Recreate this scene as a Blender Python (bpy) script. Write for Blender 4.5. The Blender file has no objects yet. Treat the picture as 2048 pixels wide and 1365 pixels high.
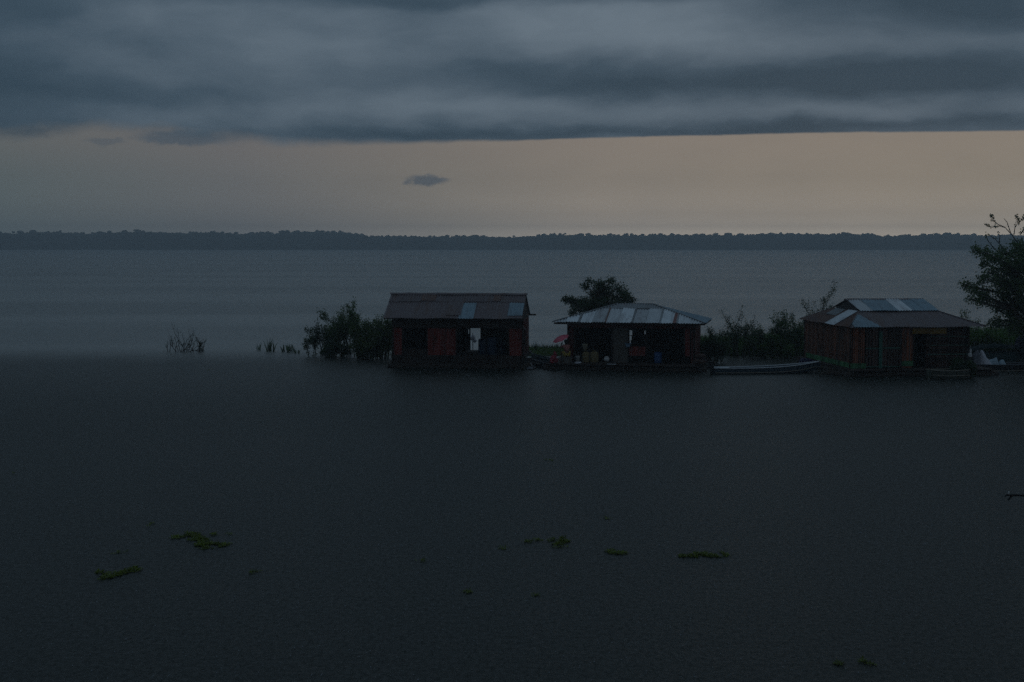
import bpy, bmesh, math, random
from mathutils import Vector, Matrix, Euler, noise

R = math.radians
SC = bpy.context.scene
COL = SC.collection

# ------------------------------------------------------------------ camera
F = 2844.0            # focal length in pixels of a 2048 px wide frame (50 mm on 36 mm)
CH = 6.7              # camera height over the water
PITCH = math.atan(193.5 / F)
cam_d = bpy.data.cameras.new('camera')
cam_d.sensor_width = 36.0
cam_d.lens = 36.0 * F / 2048.0
cam_d.clip_start = 0.5
cam_d.clip_end = 9000
cam = bpy.data.objects.new('camera', cam_d)
COL.objects.link(cam)
cam.location = (0, 0, CH)
cam.rotation_euler = (R(90) - PITCH, 0, 0)
SC.camera = cam

SC.view_settings.view_transform = 'Standard'
SC.view_settings.look = 'None'
SC.view_settings.exposure = 0.0
SC.view_settings.gamma = 1.0
SC.render.engine = 'CYCLES'
SC.cycles.volume_bounces = 0
SC.cycles.max_bounces = 6
SC.cycles.use_denoising = False


def srgb(r, g, b):
    def f(c):
        c /= 255.0
        return c / 12.92 if c <= 0.04045 else ((c + 0.055) / 1.055) ** 2.4
    return (f(r), f(g), f(b), 1.0)


# ------------------------------------------------------------------ node helper
class NT:
    def __init__(s, tree):
        s.t = tree
        s.n = tree.nodes
        s.l = tree.links

    def new(s, kind, **kw):
        n = s.n.new(kind)
        for k, v in kw.items():
            setattr(n, k, v)
        return n

    def put(s, sock, v):
        if isinstance(v, bpy.types.NodeSocket):
            s.l.new(v, sock)
        else:
            sock.default_value = v

    def m(s, op, a, b=0.0, c=0.0, clamp=False):
        n = s.new('ShaderNodeMath', operation=op, use_clamp=clamp)
        s.put(n.inputs[0], a)
        s.put(n.inputs[1], b)
        s.put(n.inputs[2], c)
        return n.outputs[0]

    def comb(s, x, y, z):
        n = s.new('ShaderNodeCombineXYZ')
        s.put(n.inputs[0], x); s.put(n.inputs[1], y); s.put(n.inputs[2], z)
        return n.outputs[0]

    def noise(s, vec, scale, detail=4, rough=0.55, dist=0.0):
        n = s.new('ShaderNodeTexNoise')
        if vec is not None:
            s.put(n.inputs['Vector'], vec)
        n.inputs['Scale'].default_value = scale
        n.inputs['Detail'].default_value = detail
        n.inputs['Roughness'].default_value = rough
        n.inputs['Distortion'].default_value = dist
        return n.outputs['Fac']

    def ramp(s, fac, stops, interp='LINEAR'):
        n = s.new('ShaderNodeValToRGB')
        n.color_ramp.interpolation = interp
        e = n.color_ramp.elements
        while len(e) < len(stops):
            e.new(0.5)
        for i, (p, c) in enumerate(stops):
            e[i].position = p
            e[i].color = c if len(c) == 4 else (*c, 1)
        s.put(n.inputs[0], fac)
        return n.outputs[0]

    def mix(s, f, a, b):
        n = s.new('ShaderNodeMix', data_type='RGBA')
        s.put(n.inputs[0], f); s.put(n.inputs[6], a); s.put(n.inputs[7], b)
        return n.outputs[2]

    def smooth(s, v, lo, hi):
        n = s.new('ShaderNodeMapRange', interpolation_type='SMOOTHSTEP')
        s.put(n.inputs[0], v); s.put(n.inputs[1], lo); s.put(n.inputs[2], hi)
        return n.outputs[0]


# ------------------------------------------------------------------ sky (world)
SUN_AZ = 14.0     # degrees to the right of the view, behind the cloud
SUN_EL = 5.0
world = bpy.data.worlds.new('World')
SC.world = world
world.use_nodes = True
W = NT(world.node_tree)
W.n.clear()
tc = W.new('ShaderNodeTexCoord')
sep = W.new('ShaderNodeSeparateXYZ')
W.l.new(tc.outputs['Generated'], sep.inputs[0])
el = W.m('MULTIPLY', W.m('ARCSINE', sep.outputs[2]), 57.2958)
az = W.m('MULTIPLY', W.m('ARCTAN2', sep.outputs[0], sep.outputs[1]), 57.2958)
PXD = 57.2958 / F


def AZ(px): return math.degrees(math.atan((px - 1024) / F))
def EL(py, px=1024): return math.degrees(math.atan((682.5 - py) / F) - PITCH) * math.cos(math.atan((px - 1024) / F))


# slow warp so nothing is straight
wv = W.comb(W.m('MULTIPLY', az, 0.16), W.m('MULTIPLY', el, 0.5), 0.0)
w1 = W.m('SUBTRACT', W.noise(wv, 1.0, 3), 0.5)
w2 = W.m('SUBTRACT', W.noise(W.comb(W.m('MULTIPLY', az, 0.3), W.m('MULTIPLY', el, 0.8), 7.3), 1.0, 4), 0.5)
azw = W.m('ADD', az, W.m('MULTIPLY', w1, 5.0))
elw = W.m('ADD', el, W.m('MULTIPLY', w2, 1.1))
nz = W.noise(W.comb(W.m('MULTIPLY', azw, 0.15), W.m('MULTIPLY', elw, 0.46), 2.2), 1.0, 5, 0.5)
nf = W.noise(W.comb(W.m('MULTIPLY', azw, 0.55), W.m('MULTIPLY', elw, 1.1), 5.2), 1.0, 6, 0.6)
val = W.m('ADD', 0.47, W.m('MULTIPLY', W.m('SUBTRACT', nz, 0.5), 1.05))
val = W.m('ADD', val, W.m('MULTIPLY', W.m('SUBTRACT', nf, 0.5), 0.18))


def lump(v, px, py, sx, sy, amp, tilt=0.0):
    a0, e0 = AZ(px), EL(py, px)
    da = W.m('SUBTRACT', azw, a0)
    de = W.m('SUBTRACT', W.m('SUBTRACT', elw, e0), W.m('MULTIPLY', da, tilt))
    qa = W.m('MULTIPLY', da, 1.0 / (sx * PXD))
    qe = W.m('MULTIPLY', de, 1.0 / (sy * PXD))
    q = W.m('ADD', W.m('MULTIPLY', qa, qa), W.m('MULTIPLY', qe, qe))
    g = W.m('EXPONENT', W.m('MULTIPLY', q, -0.5))
    return W.m('ADD', v, W.m('MULTIPLY', g, amp))


for a in [(1180, 60, 230, 42, .50), (640, 25, 90, 28, .22), (1620, 158, 400, 26, -.62), (1930, 5, 190, 38, -.55),
          (-20, 160, 120, 130, -.42), (330, 195, 170, 22, -.36), (850, 205, 250, 26, .30), (1500, 215, 520, 17, .22),
          (1300, 264, 900, 10, -.42, .012), (980, 135, 160, 20, -.26), (1720, 90, 300, 24, .22), (1050, -4, 420, 12, -.35),
          (240, 222, 110, 14, .16), (700, 250, 200, 14, -.15), (450, 90, 200, 40, .14)]:
    val = lump(val, *a)
cloud = W.ramp(val, [(0.0, srgb(50, 68, 82)), (0.3, srgb(64, 81, 95)), (0.6, srgb(83, 98, 111)), (1.0, srgb(104, 118, 130))])
# the bright opening below the cloud deck
azn = W.m('DIVIDE', W.m('ADD', az, 30.0), 60.0, clamp=True)
band = W.ramp(azn, [(0.0, srgb(83, 95, 98)), (0.17, srgb(94, 104, 105)), (0.32, srgb(112, 113, 113)), (0.44, srgb(132, 127, 119)),
                    (0.56, srgb(149, 140, 128)), (0.82, srgb(155, 145, 130)), (1.0, srgb(140, 133, 122))])
bn = W.noise(W.comb(W.m('MULTIPLY', az, 0.25), W.m('MULTIPLY', el, 0.9), 1.0), 1.0, 4)
band = W.mix(W.m('MULTIPLY', W.m('SUBTRACT', 1.0, bn), 0.22), band, srgb(84, 86, 90))
band = W.mix(W.m('MULTIPLY', W.smooth(el, 2.2, 4.6), 0.30), band, srgb(118, 106, 102))
lowf = W.m('ADD', W.m('MULTIPLY', W.smooth(el, 2.8, 0.4), .55), W.m('MULTIPLY', W.smooth(el, 1.3, 0.1), 1.35))
lowk = W.m('ADD', 1.0, W.m('MULTIPLY', lowf, W.m('ADD', .40, W.m('MULTIPLY', W.smooth(az, -14.0, 8.0), 1.0))))
vm_ = W.new('ShaderNodeVectorMath', operation='SCALE')
W.put(vm_.inputs[0], band); W.put(vm_.inputs['Scale'], lowk)
band = vm_.outputs[0]
# small dark wisps in the opening
w3 = W.m('SUBTRACT', W.noise(W.comb(W.m('MULTIPLY', az, 1.6), W.m('MULTIPLY', el, 3.0), 3.0), 1.0, 5, .65), .5)
wz = W.m('ADD', az, W.m('MULTIPLY', w3, 1.5))
we = W.m('ADD', el, W.m('MULTIPLY', w3, .55))


def wisp(col, px, py, sx, sy, k):
    qa = W.m('MULTIPLY', W.m('SUBTRACT', wz, AZ(px)), 1.0 / (sx * PXD))
    qe = W.m('MULTIPLY', W.m('SUBTRACT', we, EL(py, px)), 1.0 / (sy * PXD))
    g = W.m('EXPONENT', W.m('MULTIPLY', W.m('ADD', W.m('MULTIPLY', qa, qa), W.m('MULTIPLY', qe, qe)), -0.5))
    return W.mix(W.m('MULTIPLY', W.smooth(g, 0.2, 0.75), k), col, srgb(78, 88, 98))


band = wisp(band, 852, 361, 30, 8, .85)
band = wisp(band, 370, 276, 65, 12, .9)
band = wisp(band, 215, 283, 26, 6, .5)
edge = W.ramp(azn, [((AZ(a) + 30) / 60, (EL(b, a) / 10,) * 3) for a, b in ((-400, 262), (0, 266), (100, 262), (190, 250), (300, 257), (400, 272), (560, 283),
                    (900, 283), (1024, 281), (1300, 273), (1600, 266), (2048, 261), (2500, 255))])
edge_e = W.m('MULTIPLY', edge, 10.0)
soft = W.smooth(az, 2.0, -14.0)
en = W.m('ADD', W.m('SUBTRACT', el, edge_e), W.m('MULTIPLY', W.m('SUBTRACT', nf, 0.5), W.m('ADD', 0.12, W.m('MULTIPLY', soft, .75))))
wd = W.m('ADD', 0.05, W.m('MULTIPLY', soft, 0.35))
mask = W.smooth(en, W.m('MULTIPLY', wd, -1.0), wd)
skyc = W.mix(mask, band, cloud)
# the deck overhead, behind the top of the picture, thickens
skyc = W.mix(W.m('MULTIPLY', W.smooth(el, 12.0, 30.0), 0.8), skyc, srgb(97, 114, 128))
# away from the opening (behind the viewer) it is raining and dark
back = W.smooth(sep.outputs[1], 0.35, -0.6)
skyc = W.mix(W.m('MULTIPLY', back, 0.75), skyc, srgb(46, 54, 64))
nish = W.new('ShaderNodeTexSky', sky_type='NISHITA')
nish.sun_disc = False
nish.sun_elevation = R(SUN_EL)
nish.sun_rotation = R(SUN_AZ)
bg1 = W.new('ShaderNodeBackground'); W.l.new(skyc, bg1.inputs[0]); bg1.inputs[1].default_value = 1.0
bg2 = W.new('ShaderNodeBackground'); W.l.new(nish.outputs[0], bg2.inputs[0]); bg2.inputs[1].default_value = 0.0003
ad = W.new('ShaderNodeAddShader'); W.l.new(bg1.outputs[0], ad.inputs[0]); W.l.new(bg2.outputs[0], ad.inputs[1])
wo = W.new('ShaderNodeOutputWorld'); W.l.new(ad.outputs[0], wo.inputs[0])

# sun, nearly all of it swallowed by the rain cloud
sd = bpy.data.lights.new('sun', 'SUN')
sd.energy = 0.004
sd.angle = R(20)
sd.color = (1.0, 0.9, 0.78)
sun = bpy.data.objects.new('sun', sd)
COL.objects.link(sun)
sdir = Vector((math.sin(R(SUN_AZ)) * math.cos(R(SUN_EL)), math.cos(R(SUN_AZ)) * math.cos(R(SUN_EL)), math.sin(R(SUN_EL))))
sun.rotation_euler = sdir.to_track_quat('Z', 'Y').to_euler()


# ------------------------------------------------------------------ measuring helpers
def ray(px, py):
    dx = (px - 1024) / F
    dy = (682.5 - py) / F
    cp, sp = math.cos(PITCH), math.sin(PITCH)
    return Vector((dx, cp + dy * sp, -sp + dy * cp))


def G(px, py, z=0.0):
    d = ray(px, py)
    t = (z - CH) / d.z
    return Vector((0, 0, CH)) + d * t


def at(px, py, Y):
    d = ray(px, py)
    return Vector((0, 0, CH)) + d * (Y / d.y)


# ------------------------------------------------------------------ materials
MATS = {}


def mat(name, fn):
    m = bpy.data.materials.new(name)
    m.use_nodes = True
    t = NT(m.node_tree)
    b = t.n['Principled BSDF']
    fn(t, b)
    MATS[name] = m
    return m


def surf(name, col, rough=0.8, var=0.35, scale=3.0, spec=0.3, stretch=(1, 1, 1), island=0.0, objrand=0.0, bump=0.0, metal=0.0,
         stain=None, stain_amt=0.5, trans=0.0):
    def fn(t, b):
        tc = t.new('ShaderNodeTexCoord')
        mp = t.new('ShaderNodeMapping')
        mp.inputs['Scale'].default_value = stretch
        t.l.new(tc.outputs['Object'], mp.inputs[0])
        n = t.noise(mp.outputs[0], scale, 6, 0.6)
        k = t.m('ADD', 1.0 - var, t.m('MULTIPLY', n, 2 * var))
        if island:
            g = t.new('ShaderNodeNewGeometry')
            k = t.m('MULTIPLY', k, t.m('ADD', 1.0 - island, t.m('MULTIPLY', g.outputs['Random Per Island'], 2 * island)))
        if objrand:
            o = t.new('ShaderNodeObjectInfo')
            k = t.m('MULTIPLY', k, t.m('ADD', 1.0 - objrand, t.m('MULTIPLY', o.outputs['Random'], 2 * objrand)))
        c = t.new('ShaderNodeVectorMath', operation='SCALE')
        c.inputs[0].default_value = col
        t.put(c.inputs['Scale'], k)
        out = c.outputs[0]
        if stain:
            n2 = t.noise(mp.outputs[0], scale * 0.6, 5, 0.7, 0.4)
            out = t.mix(t.m('MULTIPLY', t.smooth(n2, 0.48, 0.64), stain_amt), out, (*stain, 1))
        t.put(b.inputs['Base Color'], out)
        b.inputs['Roughness'].default_value = rough
        b.inputs['Specular IOR Level'].default_value = spec
        b.inputs['Metallic'].default_value = metal
        if trans:
            b.inputs['Transmission Weight'].default_value = 0
            b.inputs['Subsurface Weight'].default_value = 0
        if bump:
            bp = t.new('ShaderNodeBump')
            bp.inputs['Strength'].default_value = bump
            bp.inputs['Distance'].default_value = 0.02
            t.put(bp.inputs['Height'], n)
            t.l.new(bp.outputs[0], b.inputs['Normal'])
    return mat(name, fn)


surf('wood_dark', (.050, .036, .030), stretch=(1, 1, .2), scale=9, island=.35, bump=.4)
surf('wood_grey', (.13, .12, .105), stretch=(1, 1, .2), scale=9, island=.3, bump=.4)
surf('wood_log', (.045, .035, .028), stretch=(.2, 1, 1), scale=6, island=.3, bump=.6)
surf('paint_red', (.24, .045, .036), stretch=(1, 1, .25), scale=5, var=.45, island=.25, stain=(.06, .03, .025), stain_amt=.8, bump=.3)
surf('paint_maroon', (.13, .030, .026), stretch=(1, 1, .25), scale=5, var=.45, island=.3, stain=(.04, .03, .028), stain_amt=.7, bump=.3)
surf('board_rust', (.24, .085, .045), stretch=(1, 1, .3), scale=4, var=.5, island=.55, stain=(.06, .035, .03), stain_amt=.85, bump=.3)
surf('board_brown', (.10, .055, .045), stretch=(1, 1, .3), scale=4, var=.5, island=.5, bump=.3)
surf('paint_green', (.070, .23, .095), stretch=(1, 1, .3), scale=5, var=.4, island=.3, stain=(.03, .05, .035), stain_amt=.6)
surf('paint_teal', (.065, .18, .14), var=.3, scale=5, island=.2)
surf('sheet_amber', (.28, .17, .035), var=.3, scale=4, stain=(.08, .04, .02))
surf('tin_bright', (.56, .62, .66), rough=.42, stretch=(1.6, .35, .35), scale=3, var=.16, objrand=.22, spec=.5, metal=.35, stain=(.20, .20, .22), stain_amt=.45)
surf('tin_blue', (.20, .31, .38), rough=.5, stretch=(1.6, .4, .4), scale=4, var=.18, spec=.5, metal=.2, objrand=.08, stain=(.10, .13, .16), stain_amt=.5)
surf('tin_mid', (.40, .44, .47), rough=.45, stretch=(1.6, .35, .35), scale=3, var=.2, objrand=.1, spec=.5, metal=.35, stain=(.17, .16, .17), stain_amt=.6)
surf('tin_grey', (.23, .26, .28), rough=.5, stretch=(1.6, .4, .4), scale=4, var=.2, spec=.5, metal=.3, objrand=.15, stain=(.14, .12, .12), stain_amt=.5)
surf('tin_rust', (.125, .098, .108), rough=.55, stretch=(1.8, .35, .35), scale=2.6, var=.35, spec=.5, objrand=.12, stain=(.12, .055, .035), stain_amt=.55)
surf('tin_rust_brown', (.15, .080, .062), rough=.6, stretch=(1.8, .35, .35), scale=2.6, var=.4, spec=.4, objrand=.15, stain=(.10, .075, .08), stain_amt=.6)
surf('tin_rust_red', (.25, .12, .11), rough=.6, stretch=(1, .3, .3), scale=4, var=.4, spec=.3)
surf('black_stuff', (.012, .012, .014), rough=.6)
surf('rubber', (.02, .02, .022), rough=.5, spec=.4)
surf('plastic_blue', (.03, .11, .30), rough=.45, var=.15, spec=.5)
surf('plastic_darkblue', (.03, .06, .12), rough=.5, var=.2)
surf('plastic_paleblue', (.28, .48, .70), rough=.45, var=.1)
surf('plastic_yellow', (.26, .21, .10), rough=.5, var=.2)
surf('plastic_cream', (.42, .40, .30), rough=.5, var=.15)
surf('plastic_white', (.68, .70, .70), rough=.5, var=.15)
surf('cloth_white', (.62, .64, .70), rough=.9, var=.25, scale=4)
surf('cloth_paleblue', (.36, .48, .56), rough=.9, var=.2, scale=4)
surf('cloth_grey', (.22, .24, .27), rough=.9, var=.3, scale=4)
surf('cloth_navy', (.02, .025, .07), rough=.8, var=.3)
surf('cloth_pink', (.75, .17, .23), rough=.7, var=.2, scale=8)
surf('cloth_red', (.36, .05, .07), rough=.8, var=.3, scale=6)
surf('cloth_rose', (.42, .17, .15), rough=.9, var=.2, scale=6)
surf('cloth_yellow', (.45, .33, .06), rough=.9, var=.2, scale=6)
surf('cloth_brown', (.08, .05, .04), rough=.9, var=.3, scale=6)
surf('skin', (.20, .11, .075), rough=.6, var=.08)
surf('hair', (.012, .010, .009), rough=.5, var=.2)
surf('boat_white', (.62, .68, .72), rough=.4, var=.15, spec=.5, stretch=(.3, 1, 1), scale=5)
surf('boat_darkblue', (.035, .07, .10), rough=.5, var=.3, spec=.5)
surf('boat_dark', (.028, .028, .035), rough=.55, var=.35, spec=.4)
surf('boat_stripe', (.34, .31, .25), rough=.5, var=.2)
surf('boat_green', (.075, .09, .07), rough=.55, var=.35, spec=.4, stain=(.05, .05, .035))
surf('boat_teal', (.045, .11, .12), rough=.6, var=.3)
surf('canopy_teal', (.018, .035, .038), spec=.08, rough=.9, var=.3)
surf('boat_grey', (.16, .18, .20), rough=.5, var=.3)
surf('bark', (.045, .036, .028), rough=.9, var=.4, scale=8, bump=.5)
surf('bark_pale', (.075, .065, .05), rough=.9, var=.4, scale=8)
surf('leaf_dark', (.062, .105, .050), rough=.6, var=.3, scale=1.2, island=.55, spec=.14)
surf('leaf_mid', (.090, .155, .055), rough=.6, var=.35, scale=1.2, island=.55, spec=.14)
surf('leaf_olive', (.108, .160, .052), rough=.6, var=.35, scale=1.2, island=.5, spec=.14)
surf('grass_green', (.095, .185, .045), rough=.7, var=.4, scale=.6, island=.5, spec=.14)
surf('grass_low', (.10, .165, .05), rough=.7, var=.45, scale=.5, island=.5, spec=.14)
surf('weed_green', (.145, .20, .025), rough=.5, var=.35, scale=2.5, island=.6, spec=.4)
surf('mud', (.035, .036, .026), rough=.8, var=.4, scale=1.2, bump=.6)
surf('far_leaf', (.030, .050, .030), rough=.9, var=.4, scale=.05, spec=.1)
surf('splash', (.45, .50, .55), rough=.2, var=.1, spec=.6)


def water_fn(t, b):
    geo = t.new('ShaderNodeNewGeometry')
    sp = t.new('ShaderNodeSeparateXYZ')
    t.l.new(geo.outputs['Position'], sp.inputs[0])
    x, y = sp.outputs[0], sp.outputs[1]
    # sheltered, rain-beaten water on this side; the open current beyond
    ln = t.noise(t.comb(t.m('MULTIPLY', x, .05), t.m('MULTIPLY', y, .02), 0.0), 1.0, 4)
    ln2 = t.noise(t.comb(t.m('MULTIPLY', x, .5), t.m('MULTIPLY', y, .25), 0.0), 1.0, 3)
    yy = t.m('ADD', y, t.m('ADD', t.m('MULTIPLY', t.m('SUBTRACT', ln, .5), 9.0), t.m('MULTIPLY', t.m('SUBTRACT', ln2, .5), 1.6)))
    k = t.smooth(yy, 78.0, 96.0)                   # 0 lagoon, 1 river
    soft = t.smooth(yy, 55.0, 89.0)
    # rain rings: fine, dense; long soft swells; current streaks
    fine = t.noise(geo.outputs['Position'], 7.0, 3, 0.65)
    ring = t.noise(geo.outputs['Position'], 26.0, 2, 0.6)
    broad = t.noise(t.comb(t.m('MULTIPLY', x, .12), t.m('MULTIPLY', y, .35), 0.0), 1.0, 5, 0.6)
    streak = t.noise(t.comb(t.m('MULTIPLY', x, .006), t.m('MULTIPLY', y, .03), 3.0), 1.0, 5, 0.6)
    h = t.m('ADD', t.m('MULTIPLY', fine, .030), t.m('MULTIPLY', ring, .012))
    h = t.m('ADD', h, t.m('MULTIPLY', broad, .03))
    bp = t.new('ShaderNodeBump')
    bp.inputs['Distance'].default_value = 1.0
    t.put(bp.inputs['Strength'], t.m('ADD', .75, t.m('MULTIPLY', k, -.40)))
    t.put(bp.inputs['Height'], h)
    t.l.new(bp.outputs[0], b.inputs['Normal'])
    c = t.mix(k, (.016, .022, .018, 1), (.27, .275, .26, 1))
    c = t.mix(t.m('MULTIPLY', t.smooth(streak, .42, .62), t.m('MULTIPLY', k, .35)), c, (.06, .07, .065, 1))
    t.put(b.inputs['Base Color'], c)
    t.put(b.inputs['Roughness'], t.m('ADD', t.m('ADD', .38, t.m('MULTIPLY', k, -.10)), t.m('MULTIPLY', streak, .1)))
    speck = t.noise(t.comb(t.m('MULTIPLY', x, 1.0), t.m('MULTIPLY', y, .5), 0.0), 11.0, 6, 0.85)
    q = t.smooth(speck, .36, .64)
    q = t.m('ADD', .35, t.m('MULTIPLY', q, 1.3))
    q = t.m('ADD', t.m('MULTIPLY', q, t.m('SUBTRACT', 1.0, k)), k)
    t.put(b.inputs['Specular IOR Level'], t.m('MULTIPLY', q, t.m('ADD', .245, t.m('MULTIPLY', soft, .26))))
    b.inputs['IOR'].default_value = 1.333


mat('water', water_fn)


# leaves let light through
for nm in ('leaf_dark', 'leaf_mid', 'leaf_olive', 'grass_green', 'grass_low', 'weed_green'):
    t_ = NT(MATS[nm].node_tree)
    pb, out_ = t_.n['Principled BSDF'], t_.n['Material Output']
    tr_ = t_.new('ShaderNodeBsdfTranslucent')
    t_.l.new(pb.inputs['Base Color'].links[0].from_socket, tr_.inputs['Color'])
    mx = t_.new('ShaderNodeMixShader')
    mx.inputs[0].default_value = .40
    t_.l.new(pb.outputs[0], mx.inputs[1]); t_.l.new(tr_.outputs[0], mx.inputs[2])
    t_.l.new(mx.outputs[0], out_.inputs['Surface'])


# ------------------------------------------------------------------ mesh builder
class MB:
    def __init__(s):
        s.v = []
        s.f = []
        s.sm = []

    def add(s, vs, fs, smooth=False):
        o = len(s.v)
        s.v += [tuple(p) for p in vs]
        for f in fs:
            s.f.append(tuple(i + o for i in f))
            s.sm.append(smooth)

    def box(s, x0, x1, y0, y1, z0, z1, M=None):
        vs = [Vector((x, y, z)) for z in (z0, z1) for y in (y0, y1) for x in (x0, x1)]
        if M:
            vs = [M @ p for p in vs]
        s.add(vs, [(0, 2, 3, 1), (4, 5, 7, 6), (0, 1, 5, 4), (2, 6, 7, 3), (0, 4, 6, 2), (1, 3, 7, 5)])

    def tube(s, pts, rads, n=6, cap=True):
        pts = [Vector(p) for p in pts]
        rings = []
        for i, p in enumerate(pts):
            d = (pts[min(i + 1, len(pts) - 1)] - pts[max(i - 1, 0)])
            if d.length < 1e-6:
                d = Vector((0, 0, 1))
            d.normalize()
            a = d.cross(Vector((0, 0, 1)) if abs(d.z) < .9 else Vector((1, 0, 0))).normalized()
            b = d.cross(a)
            r = rads[i] if isinstance(rads, (list, tuple)) else rads
            rings.append([p + (a * math.cos(2 * math.pi * k / n) + b * math.sin(2 * math.pi * k / n)) * r for k in range(n)])
        vs = [q for r in rings for q in r]
        fs = []
        for i in range(len(pts) - 1):
            for k in range(n):
                k2 = (k + 1) % n
                fs.append((i * n + k, i * n + k2, (i + 1) * n + k2, (i + 1) * n + k))
        if cap:
            fs.append(tuple(range(n - 1, -1, -1)))
            fs.append(tuple((len(pts) - 1) * n + k for k in range(n)))
        s.add(vs, fs, n > 4)

    def lathe(s, prof, c=(0, 0, 0), n=16, sx=1, sy=1):
        vs, fs = [], []
        for r, z in prof:
            for k in range(n):
                a = 2 * math.pi * k / n
                vs.append((c[0] + r * math.cos(a) * sx, c[1] + r * math.sin(a) * sy, c[2] + z))
        for i in range(len(prof) - 1):
            for k in range(n):
                k2 = (k + 1) % n
                fs.append((i * n + k, i * n + k2, (i + 1) * n + k2, (i + 1) * n + k))
        fs.append(tuple(range(n - 1, -1, -1)))
        fs.append(tuple((len(prof) - 1) * n + k for k in range(n)))
        s.add(vs, fs, True)

    def leaf(s, p, d, up, ln, wd):
        d = d.normalized()
        sd = d.cross(up)
        if sd.length < 1e-4:
            sd = d.cross(Vector((1, 0, 0)))
        sd.normalize()
        m = p + d * ln * .5 + up * ln * .08
        s.add([p, m + sd * wd * .5, p + d * ln, m - sd * wd * .5], [(0, 1, 2), (0, 2, 3)])

    def build(s, name, m, parent=None, loc=None, rot=None):
        me = bpy.data.meshes.new(name)
        me.from_pydata(s.v, [], s.f)
        me.polygons.foreach_set('use_smooth', s.sm)
        me.update()
        me.materials.append(MATS[m])
        o = bpy.data.objects.new(name, me)
        COL.objects.link(o)
        if parent:
            o.parent = parent
        if loc is not None:
            o.location = loc
        if rot is not None:
            o.rotation_euler = rot
        return o


def tag(o, label=None, cat=None, group=None, kind=None):
    if label: o['label'] = label
    if cat: o['category'] = cat
    if group: o['group'] = group
    if kind: o['kind'] = kind
    return o


def empty(name, loc, rz=0, label=None, cat=None, group=None):
    o = bpy.data.objects.new(name, None)
    COL.objects.link(o)
    o.location = loc
    o.rotation_euler = (0, 0, rz)
    o.empty_display_size = .3
    return tag(o, label, cat, group)


def rv(a=1.0):
    while True:
        v = Vector((random.uniform(-1, 1), random.uniform(-1, 1), random.uniform(-1, 1)))
        if .05 < v.length < 1:
            return v * a


# ------------------------------------------------------------------ setting: water, bank
def grid(name, xs, ys, zf, m, kind='structure'):
    b = MB()
    vs = [(x, y, zf(x, y)) for y in ys for x in xs]
    n = len(xs)
    fs = [(j * n + i, j * n + i + 1, (j + 1) * n + i + 1, (j + 1) * n + i) for j in range(len(ys) - 1) for i in range(n - 1)]
    b.add(vs, fs, True)
    return tag(b.build(name, m), kind=kind)


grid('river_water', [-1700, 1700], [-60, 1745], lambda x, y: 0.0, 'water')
grid('far_bank', [-1700 + i * 50 for i in range(69)], [1741, 1750, 1765, 1895],
     lambda x, y: -0.4 if y < 1745 else (0.8 + noise.noise(Vector((x * .01, y * .05, 0))) * .4), 'mud')

# far forest: one mass nobody could count
random.seed(5)
FT = [(-900, 466), (0, 467), (90, 463), (180, 466), (265, 462), (340, 464), (490, 467), (600, 463), (680, 465), (740, 473), (860, 473),
      (960, 473), (1024, 474), (1120, 469), (1270, 470), (1450, 469), (1740, 467), (1765, 473), (1880, 468), (1980, 470), (2100, 472), (3000, 468)]


def ftop(px):
    for (a, ya), (b_, yb) in zip(FT, FT[1:]):
        if a <= px <= b_:
            return ya + (yb - ya) * (px - a) / (b_ - a)
    return 468


ico = bmesh.new()
bmesh.ops.create_icosphere(ico, subdivisions=2, radius=1)
ICV = [v.co.copy() for v in ico.verts]
ICF = [tuple(v.index for v in f.verts) for f in ico.faces]
ico.free()
fb = MB()


def blob(b, c, rx, ry, rz, amp=.28, fr=1.6):
    off = rv(40)
    vs = []
    for v in ICV:
        k = 1 + amp * noise.noise(v * fr + off) + amp * .6 * noise.noise(v * fr * 2.7 + off)
        vs.append((c[0] + v.x * rx * k, c[1] + v.y * ry * k, c[2] + v.z * rz * k))
    b.add(vs, ICF, False)


x = -1020.0
while x < 1020:
    for row in range(3):
        y = 1752 + row * 10 + random.uniform(-3, 3)
        px = 1024 + x / y * F
        top = CH + (489 - ftop(px)) / F * y
        h = top * (random.uniform(.92, .99) + .04 * noise.noise(Vector((x * .02, row, 0)))) * (1.0 - .04 * (2 - row))
        if random.random() < .14:
            h = top * random.uniform(1.0, 1.09)
        r = random.uniform(1.7, 4.2)
        cx = x + random.uniform(-2, 2)
        blob(fb, (cx, y, h - r * .62), r, r, r * .66, .55, 1.5)
    x += random.uniform(1.9, 3.3)
vs, fs = [], []
cols_ = 700
for i in range(cols_ + 1):
    xx = -1025 + 2050 * i / cols_
    px = 1024 + xx / 1760 * F
    top = CH + (489 - ftop(px)) / F * 1760
    for k, zz in enumerate((-.5, .25, .5, .78)):
        vs.append((xx, 1752 + 6 * noise.noise(Vector((xx * .08, k * 3.1, 0))) + k * 2.2, zz * top if k else -.5))
for i in range(cols_):
    for k in range(3):
        a = i * 4 + k
        fs.append((a, a + 4, a + 5, a + 1))
fb.add(vs, fs)
tag(fb.build('far_forest', 'far_leaf'), 'hazy dark forest line along the far river bank', 'forest', kind='stuff')


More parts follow.
